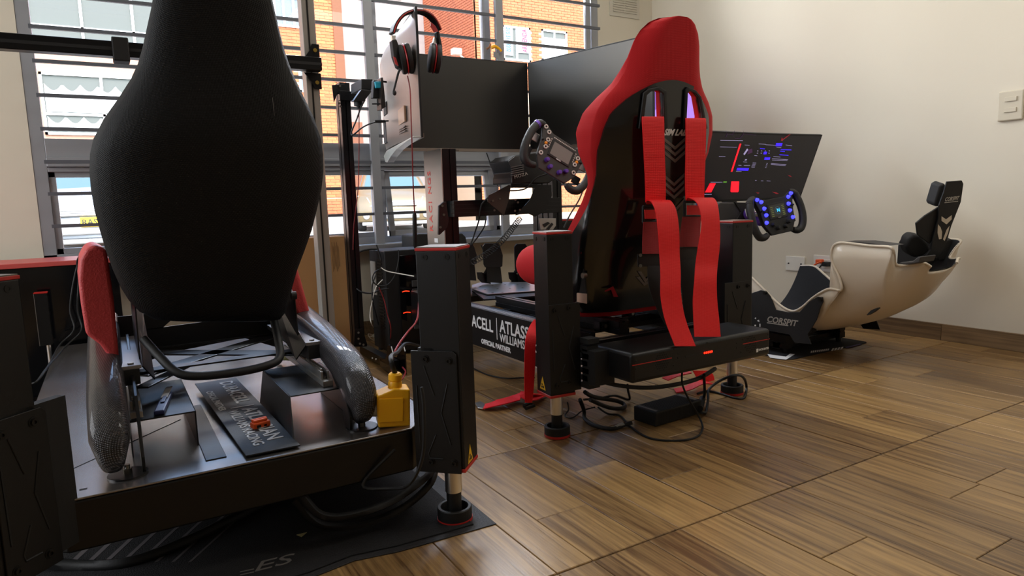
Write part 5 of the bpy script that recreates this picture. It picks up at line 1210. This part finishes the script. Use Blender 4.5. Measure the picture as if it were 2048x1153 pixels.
# ---------------- stand, pc, boxes at the window wall
st = thing('monitor_stand', 'black aluminium monitor stand leg with foot left of the computer tower', 'stand', (.98, 3.0, 0))
b0, t0_ = P(716, 690, Y=3.02), P(684, 168, Y=3.02)
def slab(a, b, w, d, name, m=ALUB, parent=st):
    a, b = Vector(a), Vector(b); dv = (b - a).normalized(); sx_ = Vector((1, 0, 0)) - dv * dv.x; sx_.normalize(); sy_ = dv.cross(sx_)
    r = [[o + sx_ * u * w / 2 + sy_ * v * d / 2 for u, v in ((-1, -1), (-.15, -1), (-.15, -.8), (.15, -.8), (.15, -1), (1, -1), (1, -.15), (.8, -.15), (.8, .15), (1, .15), (1, 1), (-1, 1), (-1, .15), (-.8, .15), (-.8, -.15), (-1, -.15))] for o in (a, b)]
    return MB().loft(r).build(name, m, parent)
slab(b0, t0_, .045, .07, 'leg')
MB().prism([P(a, b, Y=2.982) for a, b in ((664, 170), (689, 168), (697, 180), (697, 188), (675, 188), (668, 205))], (0, .006, 0)).build('end_cap', ALUB, st, bevel=.001)
for a, b in ((680, 172), (679, 207), (681, 213)): MB().cyl(P(a, b, Y=2.972), P(a, b, Y=2.982), .005, 10).build('bolt', BOLT, st, smooth=30)
MB().box((.965, 2.66, .012), (1.005, 3.06, .052)).build('foot_bar', ALUB, st, bevel=.001)
MB().prism([P(a, b, Y=2.97) for a, b in ((710, 658), (725, 658), (735, 690), (733, 694), (708, 694))], (0, .004, 0)).build('corner_plate', ALUB, st, bevel=.001)
for a, b in ((717, 666), (717, 678), (720, 688), (727, 690)): MB().cyl(P(a, b, Y=2.962), P(a, b, Y=2.97), .005, 10).build('bolt', BOLT, st, smooth=30)
for X in (.955, 1.008):
    pr = [(2.60, .0), (2.60, .10), (2.615, .125), (2.635, .13), (2.655, .12), (2.67, .08), (2.70, .055), (2.76, .05), (2.76, .012), (2.66, 0)]
    MB().prism([(X, a, b) for a, b in pr], (.006, 0, 0)).build('foot_cheek', GLB, st, bevel=.001)
for a, b in ((743, 718), (750, 720)): MB().cyl(P(a, b, X=.95), P(a, b, X=.95) + Vector((.006, 0, 0)), .005, 10).build('bolt', BOLT, st, smooth=30)
MB().prism([P(a, b, Y=2.96) for a, b in ((680, 181), (715, 184), (715, 202), (680, 200))], (0, .03, 0)).build('arm', ALUB, st, bevel=.001)
MB().prism([P(a, b, Y=2.75) for a, b in ((723, 158), (745, 158), (745, 179), (723, 178))], (0, .14, -.0)).build('arm_block', BLKM, st, bevel=.002)
MB().prism([P(a, b, Y=2.75) for a, b in ((723, 179), (745, 181), (728, 203), (707, 202))], (0, .03, 0)).build('arm_slope', mat('satin_dark_plate', '4a4644', .3, .8), st, bevel=.001)
MB().cyl(P(716, 201, Y=2.78), P(717, 212, Y=2.78), .018, 16).cyl(P(717, 212, Y=2.78), P(717, 218, Y=2.78), .008, 12).build('arm_joint', BLKM, st, smooth=40)
MB().prism([P(a, b, Y=2.62) for a, b in ((748, 160), (766, 162), (768, 196), (746, 196))], (0, .03, 0)).build('vesa_bracket', BLKM, st, bevel=.003)
MB().prism([P(a, b, Y=2.60) for a, b in ((762, 155), (766, 155), (772, 214), (763, 219), (762, 208))], (0, .05, 0)).build('vesa_plate', mat('satin_dark_plate', '4a4644', .3, .8), st, bevel=.001)
MB().prism([P(a, b, Y=2.605) for a, b in ((750, 163), (762, 163), (764, 176), (752, 176))], (0, .012, 0)).build('cyan_clip', mat('cyan_plastic', '1fa6c4', .4), st, bevel=.002)
MB().cyl(P(744, 208, Y=2.61), P(762, 208, Y=2.61), .003, 8).cyl(P(755, 198, Y=2.61), P(756, 212, Y=2.61), .003, 8).cyl(P(764, 163, Y=2.61), P(773, 164, Y=2.61), .004, 8).build('turn_handle', BLKM, st, smooth=40)
fc([(777, 242, (2.6,)), (762, 243, (2.6,)), (745, 246, (2.62,)), (725, 255, (2.65,)), (706, 270, (2.68,)), (703, 264, (2.7,)), (713, 240, (2.72,)), (722, 215, (2.74,)), (730, 200, (2.76,))], .003, 'black cable looping from the back of the left monitor to the stand')
MB().cyl(P(750, 243, Y=2.61), P(770, 243, Y=2.60), .006, 10).build('display_plug', BLKM, None, smooth=40, cat='plug', label='black display plug entering the back of the left monitor')
fc([(718, 215, (2.82,)), (718, 300, (2.85,)), (716, 380, (2.9,)), (708, 450, (2.95,)), (706, 500, (2.97,))], .002, 'thin dark red cable hanging straight down beside the monitor stand', mat('dark_red_cable', '7d1f22', .5))
pc = thing('computer_tower', 'black computer tower with side window and cables under the window sill', 'computer', (1.26, 3.05, 0))
MB().box((1.075, 2.96, .02), (1.50, 3.17, .495)).build('case', BLKM, pc, bevel=.004)
MB().box((1.14, 2.955, .05), (1.48, 2.96, .47)).build('side_window', GLB, pc, bevel=.001)
for k in range(22): MB().box((1.0725, 3.0, .13 + k * .015), (1.075, 3.06, .137 + k * .015)).build('vent_slot', DBOLT, pc)
MB().box((1.070, 3.08, .28), (1.075, 3.15, .44)).build('port_panel', SILV, pc)
for k in range(6): MB().box((1.20, 2.945, .12 + k * .04), (1.27, 2.956, .15 + k * .04)).build('drive_cover', mat('dark_grey_plastic', '3c3c3d', .45), pc, bevel=.001)
for zz in (.20, .30): MB().tube(spline([(1.15, 2.953, zz), (1.165, 2.953, zz + .003), (1.185, 2.953, zz)], 3), .0022, 6).build('red_fan_light', mat('red_fan_glow', 'ff4020', .4, emit=1.5, ecol='ff3010'), pc)
for X, Y in ((1.1, 2.98), (1.47, 2.98), (1.1, 3.15), (1.47, 3.15)): MB().cyl((X, Y, 0), (X, Y, .02), .012, 12).build('foot', BLKM, pc)
MB().tube([P(762, 520, Y=2.97), P(758, 505, Y=2.97), P(753, 490, Y=2.97)], [.005, .004, .003], 8).build('antenna', BLKM, pc, smooth=50)
fc([(762, 536, (2.95,)), (775, 543, (2.93,)), (800, 548, (2.9,)), (828, 553, (2.85,))], .0025, 'white cable running right across the computer tower', WPL)
fc([(797, 500, (2.93,)), (797, 520, (2.93,)), (790, 550, (2.92,)), (775, 570, (2.9,)), (755, 571, (2.9,)), (745, 560, (2.9,)), (750, 545, (2.92,)), (764, 537, (2.95,))], .003, 'black cable looped round the left side of the computer tower')
fc([(752, 550, (2.95,)), (745, 570, (2.95,)), (745, 600, (2.95,)), (752, 630, (2.98,)), (757, 650, (3.0,))], .003, 'black cable hanging down left of the tower, nearest the wall')
fc([(765, 560, (2.93,)), (752, 575, (2.93,)), (745, 600, (2.95,)), (740, 630, (2.95,)), (744, 650, (2.95,)), (752, 660, .02)], .002, 'thin white cable hanging down left of the tower', WPL)
fc([(712, 577, (2.99,)), (725, 585, (2.97,)), (745, 587, (2.96,)), (760, 580, (2.95,)), (778, 578, (2.94,))], .0035, 'black cable from the stand leg to the tower')
fc([(711, 513, (3.1,)), (722, 503, (3.1,)), (740, 499, (3.1,)), (757, 499, (3.1,))], .004, 'black cable curving from the stand over to the tower top')
fc([(758, 575, (2.92,)), (768, 600, (2.92,)), (775, 630, (2.92,)), (782, 660, (2.92,)), (778, 700, .02)], .0025, 'thin dark red cable hanging in front of the tower', mat('dark_red_cable', '7d1f22', .5))
fc([(838, 560, (2.2,)), (838, 600, (2.1,)), (834, 640, (2.0,)), (815, 665, (1.95,)), (797, 690, (1.9,)), (786, 715, (1.9,)), (784, 745, .10), (800, 762, .05), (811, 745, .04), (805, 735, .04)], .003, 'red cable hanging left of the near right post and curling on the floor', mat('crimson_cable', 'a3303a', .5))
wc = [(P(745, 662, Z=.01) + Vector((.0, 0, 0)))]
c = P(757, 678, Z=.015); pts = [c + Vector((.045 * math.cos(a * 1.0) * (1 + .25 * math.sin(a * .37)), .07 * math.sin(a * 1.13), .006 + .01 * math.sin(a * 2.3) + .01)) for a in [k * .35 for k in range(80)]]
MB().tube(pts, .0022, 6).build('white_cable_bundle', WPL, None, smooth=60, cat='cable', label='tangled bundle of thin white cable on the floor beside the stand foot')
cbd = thing('cardboard_box', 'tall brown cardboard box leaning space beside the stand leg under the window', 'box', (.85, 3.2, 0))
cbd['label'] = 'tall brown cardboard box standing between the silver upright and the black stand'
MB().box((.70, 3.17, 0), (.965, 3.33, .565)).build('carton', CARD, cbd, bevel=.003)
m = MB()
for k in range(6): m.box((.895 + k * .006, 3.1693, .40 + (k % 3) * .012), (.897 + k * .006, 3.1698, .54 - (k % 2) * .02))
m.build('printed_text', mat('carton_print', '7a5a38', .8), cbd)
MB().box((.83, 3.1685, 0), (.832, 3.17, .565)).build('flap_edge', mat('carton_print', '7a5a38', .8), cbd)
ck = thing('black_case', 'black rounded equipment case behind the near right post below the window', 'case', (1.4, 3.05, .46))
cq = [P(a, b, Y=3.19) for a, b in ((826, 472), (838, 468), (925, 467), (932, 474), (936, 494))]; cq += [Vector((cq[-1].x, 3.19, .004)), Vector((cq[0].x, 3.19, .004))]
MB().prism(cq, (0, .16, 0)).build('body', mat('dark_leatherette', '232322', .6), ck, bevel=.006)
MB().prism([P(a, b, Y=2.98) for a, b in ((790, 512), (936, 512), (936, 540), (790, 540))], (0, .2, 0)).build('base', BLKM, ck) if False else None

# ================================================================== RIG C (far right)
UIW = lambda n, c, e: mat(n, c, .4, emit=e, ecol=c)
mtC = thing('floor_mat', 'black printed mat with white lettering under the white seat by the right wall', 'mat', (2.69, 2.4, 0))
MB().prism([(2.405, 1.83, .0005), (2.43, 1.808, .0005), (2.955, 1.808, .0005), (2.97, 1.82, .0005), (2.97, 3.0, .0005), (2.40, 3.0, .0005)], (0, 0, .003)).build('mat_sheet', FLT, mtC, bevel=.001)
def mprint(px, m=WHT, name='printed_mark'): MB().prism([P(a, b, Z=.0036) for a, b in px], (0, 0, .0003)).build(name, m, mtC)
mprint([(1535, 709), (1572, 714), (1580, 708), (1590, 709), (1572, 720), (1540, 716)]); 
for k in range(4): mprint([(1665 + k * 6, 697.5 - k * .9), (1669 + k * 6, 697 - k * .9), (1666 + k * 6, 702 - k * .9), (1662 + k * 6, 702.5 - k * .9)])
for k in range(9): mprint([(1622 + k * 4.2, 702.5 - k * .55), (1625 + k * 4.2, 702 - k * .55), (1624 + k * 4.2, 706 - k * .6), (1621 + k * 4.2, 706.5 - k * .6)])
mprint([(1690, 695), (1720, 688), (1724, 689), (1694, 696.5)], mat('purple_print', '4b3a74', .8))
fC = thing('racing_simulator', 'low black metal frame with white lettered side plates carrying the white seat', 'simulator', (2.69, 2.2, .004))
for X in (2.50, 2.88): profile((X, 1.88, .055), (X, 3.0, .055), .04, .06, 'floor_rail', fC)
for Y in (1.93, 2.25, 2.6, 2.95): profile((2.48, Y, .035), (2.90, Y, .035), .04, .03, 'cross_rail', fC)
for X in (2.50, 2.88):
    for Y in (1.9, 2.9): MB().cyl((X, Y, .004), (X, Y, .03), .012, 14).build('levelling_foot', DBOLT, fC, smooth=40)
for X in (2.52, 2.84): MB().prism([(X, 1.80, .095), (X, 1.78, .115), (X, 1.80, .15), (X, 1.84, .165), (X, 2.25, .105), (X, 2.25, .09)], (.03, 0, 0)).build('rear_runner', BLKM, fC, bevel=.003)
sp_px = [(1500, 588), (1521, 581), (1533, 584), (1541, 594), (1551, 620), (1575, 625), (1599, 625), (1618, 604), (1635, 594), (1645, 595), (1646, 604), (1641, 614), (1633, 640), (1615, 670), (1622, 689), (1589, 686), (1579, 670), (1500, 655)]
spl = MB().prism([P(a, b, X=2.445) for a, b in sp_px], (.005, 0, 0)).build('side_plate', BLKM, fC, bevel=.0008)
MB().prism([P(a, b, X=2.445) + Vector((.485, 0, 0)) for a, b in sp_px], (.005, 0, 0)).build('side_plate', BLKM, fC, bevel=.0008)
for a, b in ((1528, 586), (1639, 599)): MB().cyl(P(a, b, X=2.436), P(a, b, X=2.436) + Vector((.012, 0, 0)), .008, 14).build('bolt', DBOLT, spl, smooth=30)
o_ = P(1533, 643.5, X=2.4445)
text('CORSPIT', .036, o_, P(1576, 650.5, X=2.4445) - o_, (0, 0, 1), SILV, spl, shear=.3, bold=.0008, wide=1.06)
MB().prism([P(a, b, X=2.4445) for a, b in ((1534, 645), (1577, 651), (1576, 653), (1534, 647))], (-.0005, 0, 0)).build('underline', SILV, spl)
for px_ in (((1509, 650), (1512, 650), (1512, 653), (1509, 653)), ((1509, 637), (1512, 635), (1512, 639)), ((1514, 642), (1518, 640), (1519, 645)), ((1519, 648), (1521, 648), (1521, 654), (1519, 654))):
    MB().prism([P(a, b, X=2.4445) for a, b in px_], (-.0005, 0, 0)).build('white_dot', WHT, spl)

seatC = thing('recumbent_chair', 'white moulded recumbent seat with black headrest by the right wall', 'seat', (2.69, 2.0, .11))
rimpx = [(1470, 548), (1495, 549), (1512, 563), (1535, 586), (1552, 603), (1570, 617), (1588, 623), (1606, 614), (1625, 597), (1645, 584), (1661, 578), (1683, 581), (1681, 562), (1674, 545), (1665, 525), (1663, 507), (1668, 492), (1680, 486), (1700, 487), (1740, 492), (1777, 494), (1786, 499), (1789, 512), (1792, 529), (1812, 531), (1839, 528), (1850, 527), (1862, 534)]
botpx = [(1475, 640), (1490, 650), (1505, 655), (1520, 658), (1535, 660), (1550, 662), (1565, 663), (1580, 664), (1600, 664), (1615, 664), (1630, 663), (1645, 662), (1660, 660), (1672, 658), (1684, 656), (1696, 653), (1708, 650), (1720, 646), (1735, 640), (1750, 633), (1766, 625), (1780, 616), (1793, 607), (1806, 598), (1820, 587), (1832, 577), (1846, 563), (1862, 545)]
WC = .235; XM = 2.69
def wC(i): return WC * (1 if i < 21 else 1 - .62 * (i - 21) / 6)
rim = spline([P(a, b, X=XM - wC(i)) for i, (a, b) in enumerate(rimpx)], 3); bot = spline([P(a, b, X=XM - .5 * wC(i)) for i, (a, b) in enumerate(botpx)], 3)
nI = len(rim); rings = []; rin = []
for i in range(nI):
    r, b = rim[i], bot[i]; row = []; row2 = []
    for k in range(25):
        t = -1 + 2 * k / 24; a = abs(t); sg = 1 if t >= 0 else -1
        # superellipse U: a=1 at rim, a=0 at the keel
        ang = a * math.pi / 2; hx = math.sin(ang) ** .62 * wC(i / 3); v = 1 - math.cos(ang) ** .8 if a < 1 else 1
        vv = max(0, (v)) ** 1.0
        p = Vector((XM + sg * hx, b.y + (r.y - b.y) * vv, b.z + (r.z - b.z) * vv)); row.append(p)
        q = Vector((XM + sg * max(0, hx - .007), p.y, p.z + .007 * (1 - a))); row2.append(q)
    rings.append(row); rin.append(row2)
SHW = mat('white_gelcoat_shell', 'cfc3b0', .32, coat=.25)
MB().loft(rings, False, False).build('shell', SHW, seatC, smooth=70, solid=.006)
MB().loft(rin, False, False).build('black_liner', mat('black_foam_liner', '141415', .7), seatC, smooth=70)
MB().tube([r + Vector((-.002, 0, 0)) for r in rim], .0055, 8).build('rolled_rim', SHW, seatC, smooth=60)
MB().tube([Vector((2 * XM - r.x + .002, r.y, r.z)) for r in rim], .0055, 8).build('rolled_rim', SHW, seatC, smooth=60)
MB().prism([P(a, b, X=2.462) for a, b in ((1668, 489), (1680, 484), (1720, 484), (1765, 490), (1778, 492), (1740, 491), (1700, 487), (1680, 485))], (.10, 0, 0)).build('shoulder_pad', mat('dark_grey_foam', '3b3836', .8), seatC)
MB().prism([P(a, b, X=2.462) for a, b in ((1794, 529), (1802, 525), (1825, 523), (1836, 514), (1842, 514), (1838, 526), (1812, 530))], (.10, 0, 0)).build('neck_pad', mat('dark_grey_foam', '3b3836', .8), seatC, bevel=.003)
MB().prism([P(a, b, X=2.50) for a, b in ((1739, 629), (1748, 620), (1760, 615), (1761, 617), (1752, 624), (1741, 630))], (-.02, 0, 0)).build('shell_slot', BLKM, seatC)
# headrest
pC = (2.69, 1.44, .70); nC = Vector((-.35, -.9, -.28))
def hC(l, off=0): return [PP(a, b, Vector(pC) + nC * off, nC) for a, b in l]
hr = MB().prism(hC([(1894, 364), (1924, 361.5), (1927, 368), (1922, 404), (1903, 452), (1893, 486), (1879, 512), (1853, 546), (1835, 554), (1831, 545), (1843, 526), (1862, 500), (1866, 478), (1877, 438), (1878, 412), (1888, 385)]), -nC * .006).build('headrest_plate', BLKM, seatC, bevel=.0012)
MB().prism(hC([(1883, 433), (1892, 439), (1903, 431), (1903, 439), (1893, 449), (1883, 442)], .0006), nC * .0006).build('arrow_cutout', SHW, hr)
MB().prism(hC([(1876, 449), (1881, 455), (1884, 464), (1883, 478), (1878, 479), (1875, 466)], .0006), nC * .0006).build('side_cutout', SHW, hr)
MB().prism(hC([(1899, 452), (1893, 460), (1886, 479), (1889, 482), (1896, 466)], .0006), nC * .0006).build('side_cutout', SHW, hr)
o_ = PP(1889, 403, Vector(pC) + nC * .001, nC); text('CORSPIT', .022, o_, PP(1917, 400, pC, nC) - PP(1889, 403, pC, nC), (0, -.3, 1), SILV, hr, shear=.25, bold=.0004, wide=.68)
MB().prism(hC([(1889, 405), (1916, 402), (1916, 403.5), (1889, 406.5)], .0006), nC * .0005).build('underline', SILV, hr)
MB().prism(hC([(1880, 372), (1890, 367), (1892, 372), (1884, 398), (1878, 414), (1872, 414), (1869, 408)], -.03), -nC * .05).build('head_pad', mat('dark_grey_foam_pad', '232222', .8), seatC, bevel=.008, seg=3, smooth=40)
MB().prism(hC([(1832, 447), (1850, 432), (1866, 422), (1878, 414), (1876, 440), (1866, 480), (1860, 489), (1848, 480), (1835, 470)], -.01), -nC * .008).build('wing_plate', BLKM, seatC, bevel=.003)
MB().prism(hC([(1890, 486), (1897, 480), (1904, 478), (1905, 484), (1898, 514), (1888, 521), (1876, 523), (1874, 516)], -.02), -nC * .05).build('wing_plate', mat('dark_grey_foam_pad', '232222', .8), seatC, bevel=.006)
MB().prism(hC([(1813, 495), (1818, 478), (1828, 470), (1842, 472), (1856, 486), (1862, 500), (1848, 513), (1830, 517), (1818, 508)], -.04), -nC * .05).build('side_pad', mat('dark_grey_foam_pad', '232222', .8), seatC, bevel=.012, seg=4, smooth=50)
for a, b in ((1846, 522), (1870, 519), (1846, 541)): MB().lathe([(.0005, 0), (.008, 0), (.007, .005), (.0005, .006)], hC([(a, b)], .0)[0], nC, 14).build('bolt', DBOLT, hr, smooth=40)

# wheel base, wheel and curved monitor of rig C
wb2 = thing('wheel_base', 'black wheel motor with purple ring behind the lit steering wheel', 'wheel base', P(1475, 430, Y=2.12))
MB().prism([P(a, b, Y=2.05) for a, b in ((1436, 409), (1441, 405), (1496, 406), (1503, 410), (1510, 424), (1510, 442), (1434, 442))], (0, .17, 0)).build('housing', mat('dark_grey_plastic', '3c3c3d', .45), wb2, bevel=.004)
MB().prism([P(a, b, Y=2.045) for a, b in ((1470, 405), (1498, 406), (1508, 418), (1508, 440), (1474, 440), (1482, 424))], (0, .01, 0)).build('front_panel', BLKM, wb2, bevel=.001)
c = P(1494, 429, Y=2.04); MB().lathe([(.014, 0), (.023, 0), (.023, .02), (.014, .02)], c, (0, -1, .1), 26, True).build('purple_ring', PUR, wb2, smooth=40)
MB().cyl(c, c + Vector((.0, -.10, 0)), .011, 14).build('shaft', STEEL, wb2, smooth=40)
MB().box((2.44, 2.26, .085), (2.48, 2.32, .60)).box((2.44, 2.10, .57), (2.62, 2.32, .60)).build('motor_stand', ALUB, wb2)
oC = P(1552, 430, Y=1.93)
steering_wheel('steering wheel with lit blue buttons in front of the curved monitor', oC, (-.12, -1, .22), math.radians(7), True, .98)
mo = thing('curved_monitor', 'curved monitor showing a dark settings screen beside the right wall', 'monitor', (2.66, 2.2, .67))
XA, XB = 2.24, 3.05; T0 = Vector((0, 2.127, .976)); B0 = Vector((0, 2.245, .668)); nM = Vector((0, -.934, -.357))
def cv(x): u = (x - (XA + XB) / 2) / ((XB - XA) / 2); return .016 * (1 - u * u)
def scr_ring(x, e):
    c = Vector((x, cv(x), 0)); t = T0 + c; b = B0 + c; return [t, b, b - nM * e, t - nM * e]
SC2 = mat('lit_dark_screen', '08070b', .25, emit=.35, ecol='0a060f')
MB().loft([scr_ring(XA + (XB - XA) * k / 24, .014) for k in range(25)]).build('bezel', BLKM, mo, smooth=30)
def onM(a, b, off=.001):
    q = PP(a, b, Vector((0, T0.y, T0.z)), nM); q2 = q + Vector((0, cv(q.x), 0)) + nM * off; return q2
m = MB(); A, B_ = [], []
for k in range(25):
    x = XA + .006 + (XB - XA - .012) * k / 24; c = Vector((x, cv(x), 0)); d = (B0 - T0).normalized()
    A.append(T0 + c + d * .007 + nM * .0006); B_.append(B0 + c - d * .011 + nM * .0006)
m.loft([A, B_], False, False); sc_ = m.build('screen', SC2, mo)
UIR = mat('ui_red', 'e01525', .4, emit=1.3, ecol='f01020'); UIB = mat('ui_blue', '3a20e0', .4, emit=1.2, ecol='3018e8'); UIL = mat('ui_pale', '9a94b8', .4, emit=.6, ecol='9a90b8'); UIP = mat('ui_dim_purple', '3a2040', .4, emit=.25, ecol='50205a'); UIG = mat('ui_green', '5a9a30', .4, emit=.6, ecol='5a9a30'); UIK = mat('ui_dim_red', '701018', .4, emit=.45, ecol='801020')
def ui(pts, m, name='screen_graphic', off=.0016): MB().prism([onM(a, b, off) for a, b in pts], nM * .0002).build(name, m, sc_)
def Z2(x, y): return (1400 + x / 4.436, 240 + y / 4.436)
def uiz(pts, m): ui([Z2(*p) for p in pts], m)
uiz([(372, 208), (386, 208), (306, 458), (292, 458)], UIR); uiz([(98, 562), (154, 562), (112, 642), (54, 642)], UIR); uiz([(298, 545), (368, 545), (364, 630), (356, 640), (296, 640), (290, 630)], UIR)
uiz([(698, 202), (752, 202), (744, 230), (692, 230)], UIB); uiz([(590, 280), (618, 280), (612, 302), (584, 302)], UIB); uiz([(596, 330), (644, 330), (640, 350), (592, 350)], UIB); uiz([(350, 424), (456, 426), (450, 448), (344, 446)], UIB)
for a in ((736, 258, 826, 262), (730, 272, 770, 276), (724, 304, 800, 310), (556, 248, 598, 252)): uiz([(a[0], a[1]), (a[2], a[3]), (a[2], a[3] + 5), (a[0], a[1] + 5)], UIB)
for a in ((544, 208, 606, 212), (606, 216, 692, 220), (418, 218, 462, 220), (190, 178, 400, 180), (190, 236, 345, 238), (180, 320, 240, 322), (660, 340, 796, 350), (660, 352, 790, 358), (650, 382, 780, 394), (650, 392, 775, 402), (106, 550, 216, 550), (505, 312, 530, 314), (510, 534, 524, 534), (562, 538, 582, 538), (612, 538, 644, 540), (340, 452, 390, 454), (404, 368, 440, 370), (360, 398, 388, 400), (410, 400, 466, 400), (780, 218, 832, 226), (700, 238, 740, 242), (672, 320, 732, 326)): uiz([(a[0], a[1]), (a[2], a[3]), (a[2], a[3] + 3), (a[0], a[1] + 3)], UIL)
for k in range(4):
    uiz([(490 - k * 4, 378 + k * 12), (520 - k * 4, 379 + k * 12), (520 - k * 4, 382 + k * 12), (490 - k * 4, 381 + k * 12)], UIL); uiz([(612 - k * 4, 382 + k * 12), (622 - k * 4, 383 + k * 12), (622 - k * 4, 386 + k * 12), (612 - k * 4, 385 + k * 12)], UIL)
    uiz([(530 + k * 34, 270), (540 + k * 34, 270), (540 + k * 34, 275), (530 + k * 34, 275)], UIL); uiz([(527 + k * 34, 290), (537 + k * 34, 290), (537 + k * 34, 295), (527 + k * 34, 295)], UIL)
uiz([(406, 300), (440, 250), (450, 262), (430, 290), (416, 310)], UIL); uiz([(450, 262), (485, 250), (488, 285), (440, 305)], UIP); uiz([(414, 358), (426, 346), (440, 348), (430, 358), (420, 356)], UIL)
uiz([(226, 545), (256, 545), (254, 554), (222, 554)], UIG)
uiz([(746, 150), (756, 165), (816, 122), (822, 126), (762, 172), (750, 186), (738, 180)], UIK); uiz([(790, 485), (812, 492), (826, 506), (808, 502)], UIK); uiz([(655, 636), (690, 640), (715, 656), (690, 656)], UIK); uiz([(515, 640), (548, 645), (535, 654)], UIK); uiz([(836, 628), (880, 650), (874, 678), (856, 670), (858, 650)], UIK)
for a in (((240, 90), (252, 120), (240, 150)), ((252, 120), (300, 128), (326, 160)), ((300, 128), (322, 92)), ((326, 160), (372, 160), (404, 120)), ((404, 120), (400, 90)), ((404, 120), (520, 130))):
    for i in range(len(a) - 1):
        (xa_, ya_), (xb_, yb_) = a[i], a[i + 1]; uiz([(xa_, ya_), (xb_, yb_), (xb_ + 3, yb_ + 3), (xa_ + 3, ya_ + 3)], UIP)
for k in range(7): uiz([(50 + k * 10, 656), (56 + k * 10, 656), (55 + k * 10, 663), (49 + k * 10, 663)], UIL)
MB().prism([(XA + .30, 2.26, .004), (XA + .36, 2.26, .004), (XA + .36, 2.26, .80), (XA + .30, 2.26, .80)], (0, .04, 0)).build('stand_post', ALUB, mo)
MB().box((XA + .2, 2.24, .0035), (XA + .46, 2.40, .012)).build('stand_base', ALUB, mo)
# bright purple screen glimpsed through the belt slots of the red seat
pm = thing('purple_screen', 'small lit purple screen seen through the slots of the red seat', 'monitor', P(1350, 215, Y=2.95))
MB().prism([P(a, b, Y=2.95) for a, b in ((1268, 168), (1399, 168), (1399, 250), (1268, 250))], (0, .02, 0)).build('bezel', BLKM, pm, bevel=.002)
pz = MB().prism([P(a, b, Y=2.949) for a, b in ((1272, 172), (1397, 172), (1397, 246), (1272, 246))], (0, -.0006, 0)).build('screen', mat('lit_purple_screen', '6a4a9a', .4, emit=.75, ecol='7a52ac'), pm)
MB().prism([P(a, b, Y=2.948) for a, b in ((1292, 236), (1350, 186), (1397, 186), (1397, 246), (1292, 246))], (0, -.0004, 0)).build('light_shape', mat('lit_light_purple', '8a6ac0', .4, emit=.9, ecol='9a74cc'), pz)
MB().cyl(P(1350, 262, Y=2.96), Vector((P(1350, 262, Y=2.96).x, 2.96, 0.01)), .015, 12).build('stand_post', ALUB, pm)
MB().cyl(Vector((P(1350, 262, Y=2.96).x, 2.96, 0)), Vector((P(1350, 262, Y=2.96).x, 2.96, .012)), .10, 24).build('stand_base', ALUB, pm, smooth=40)
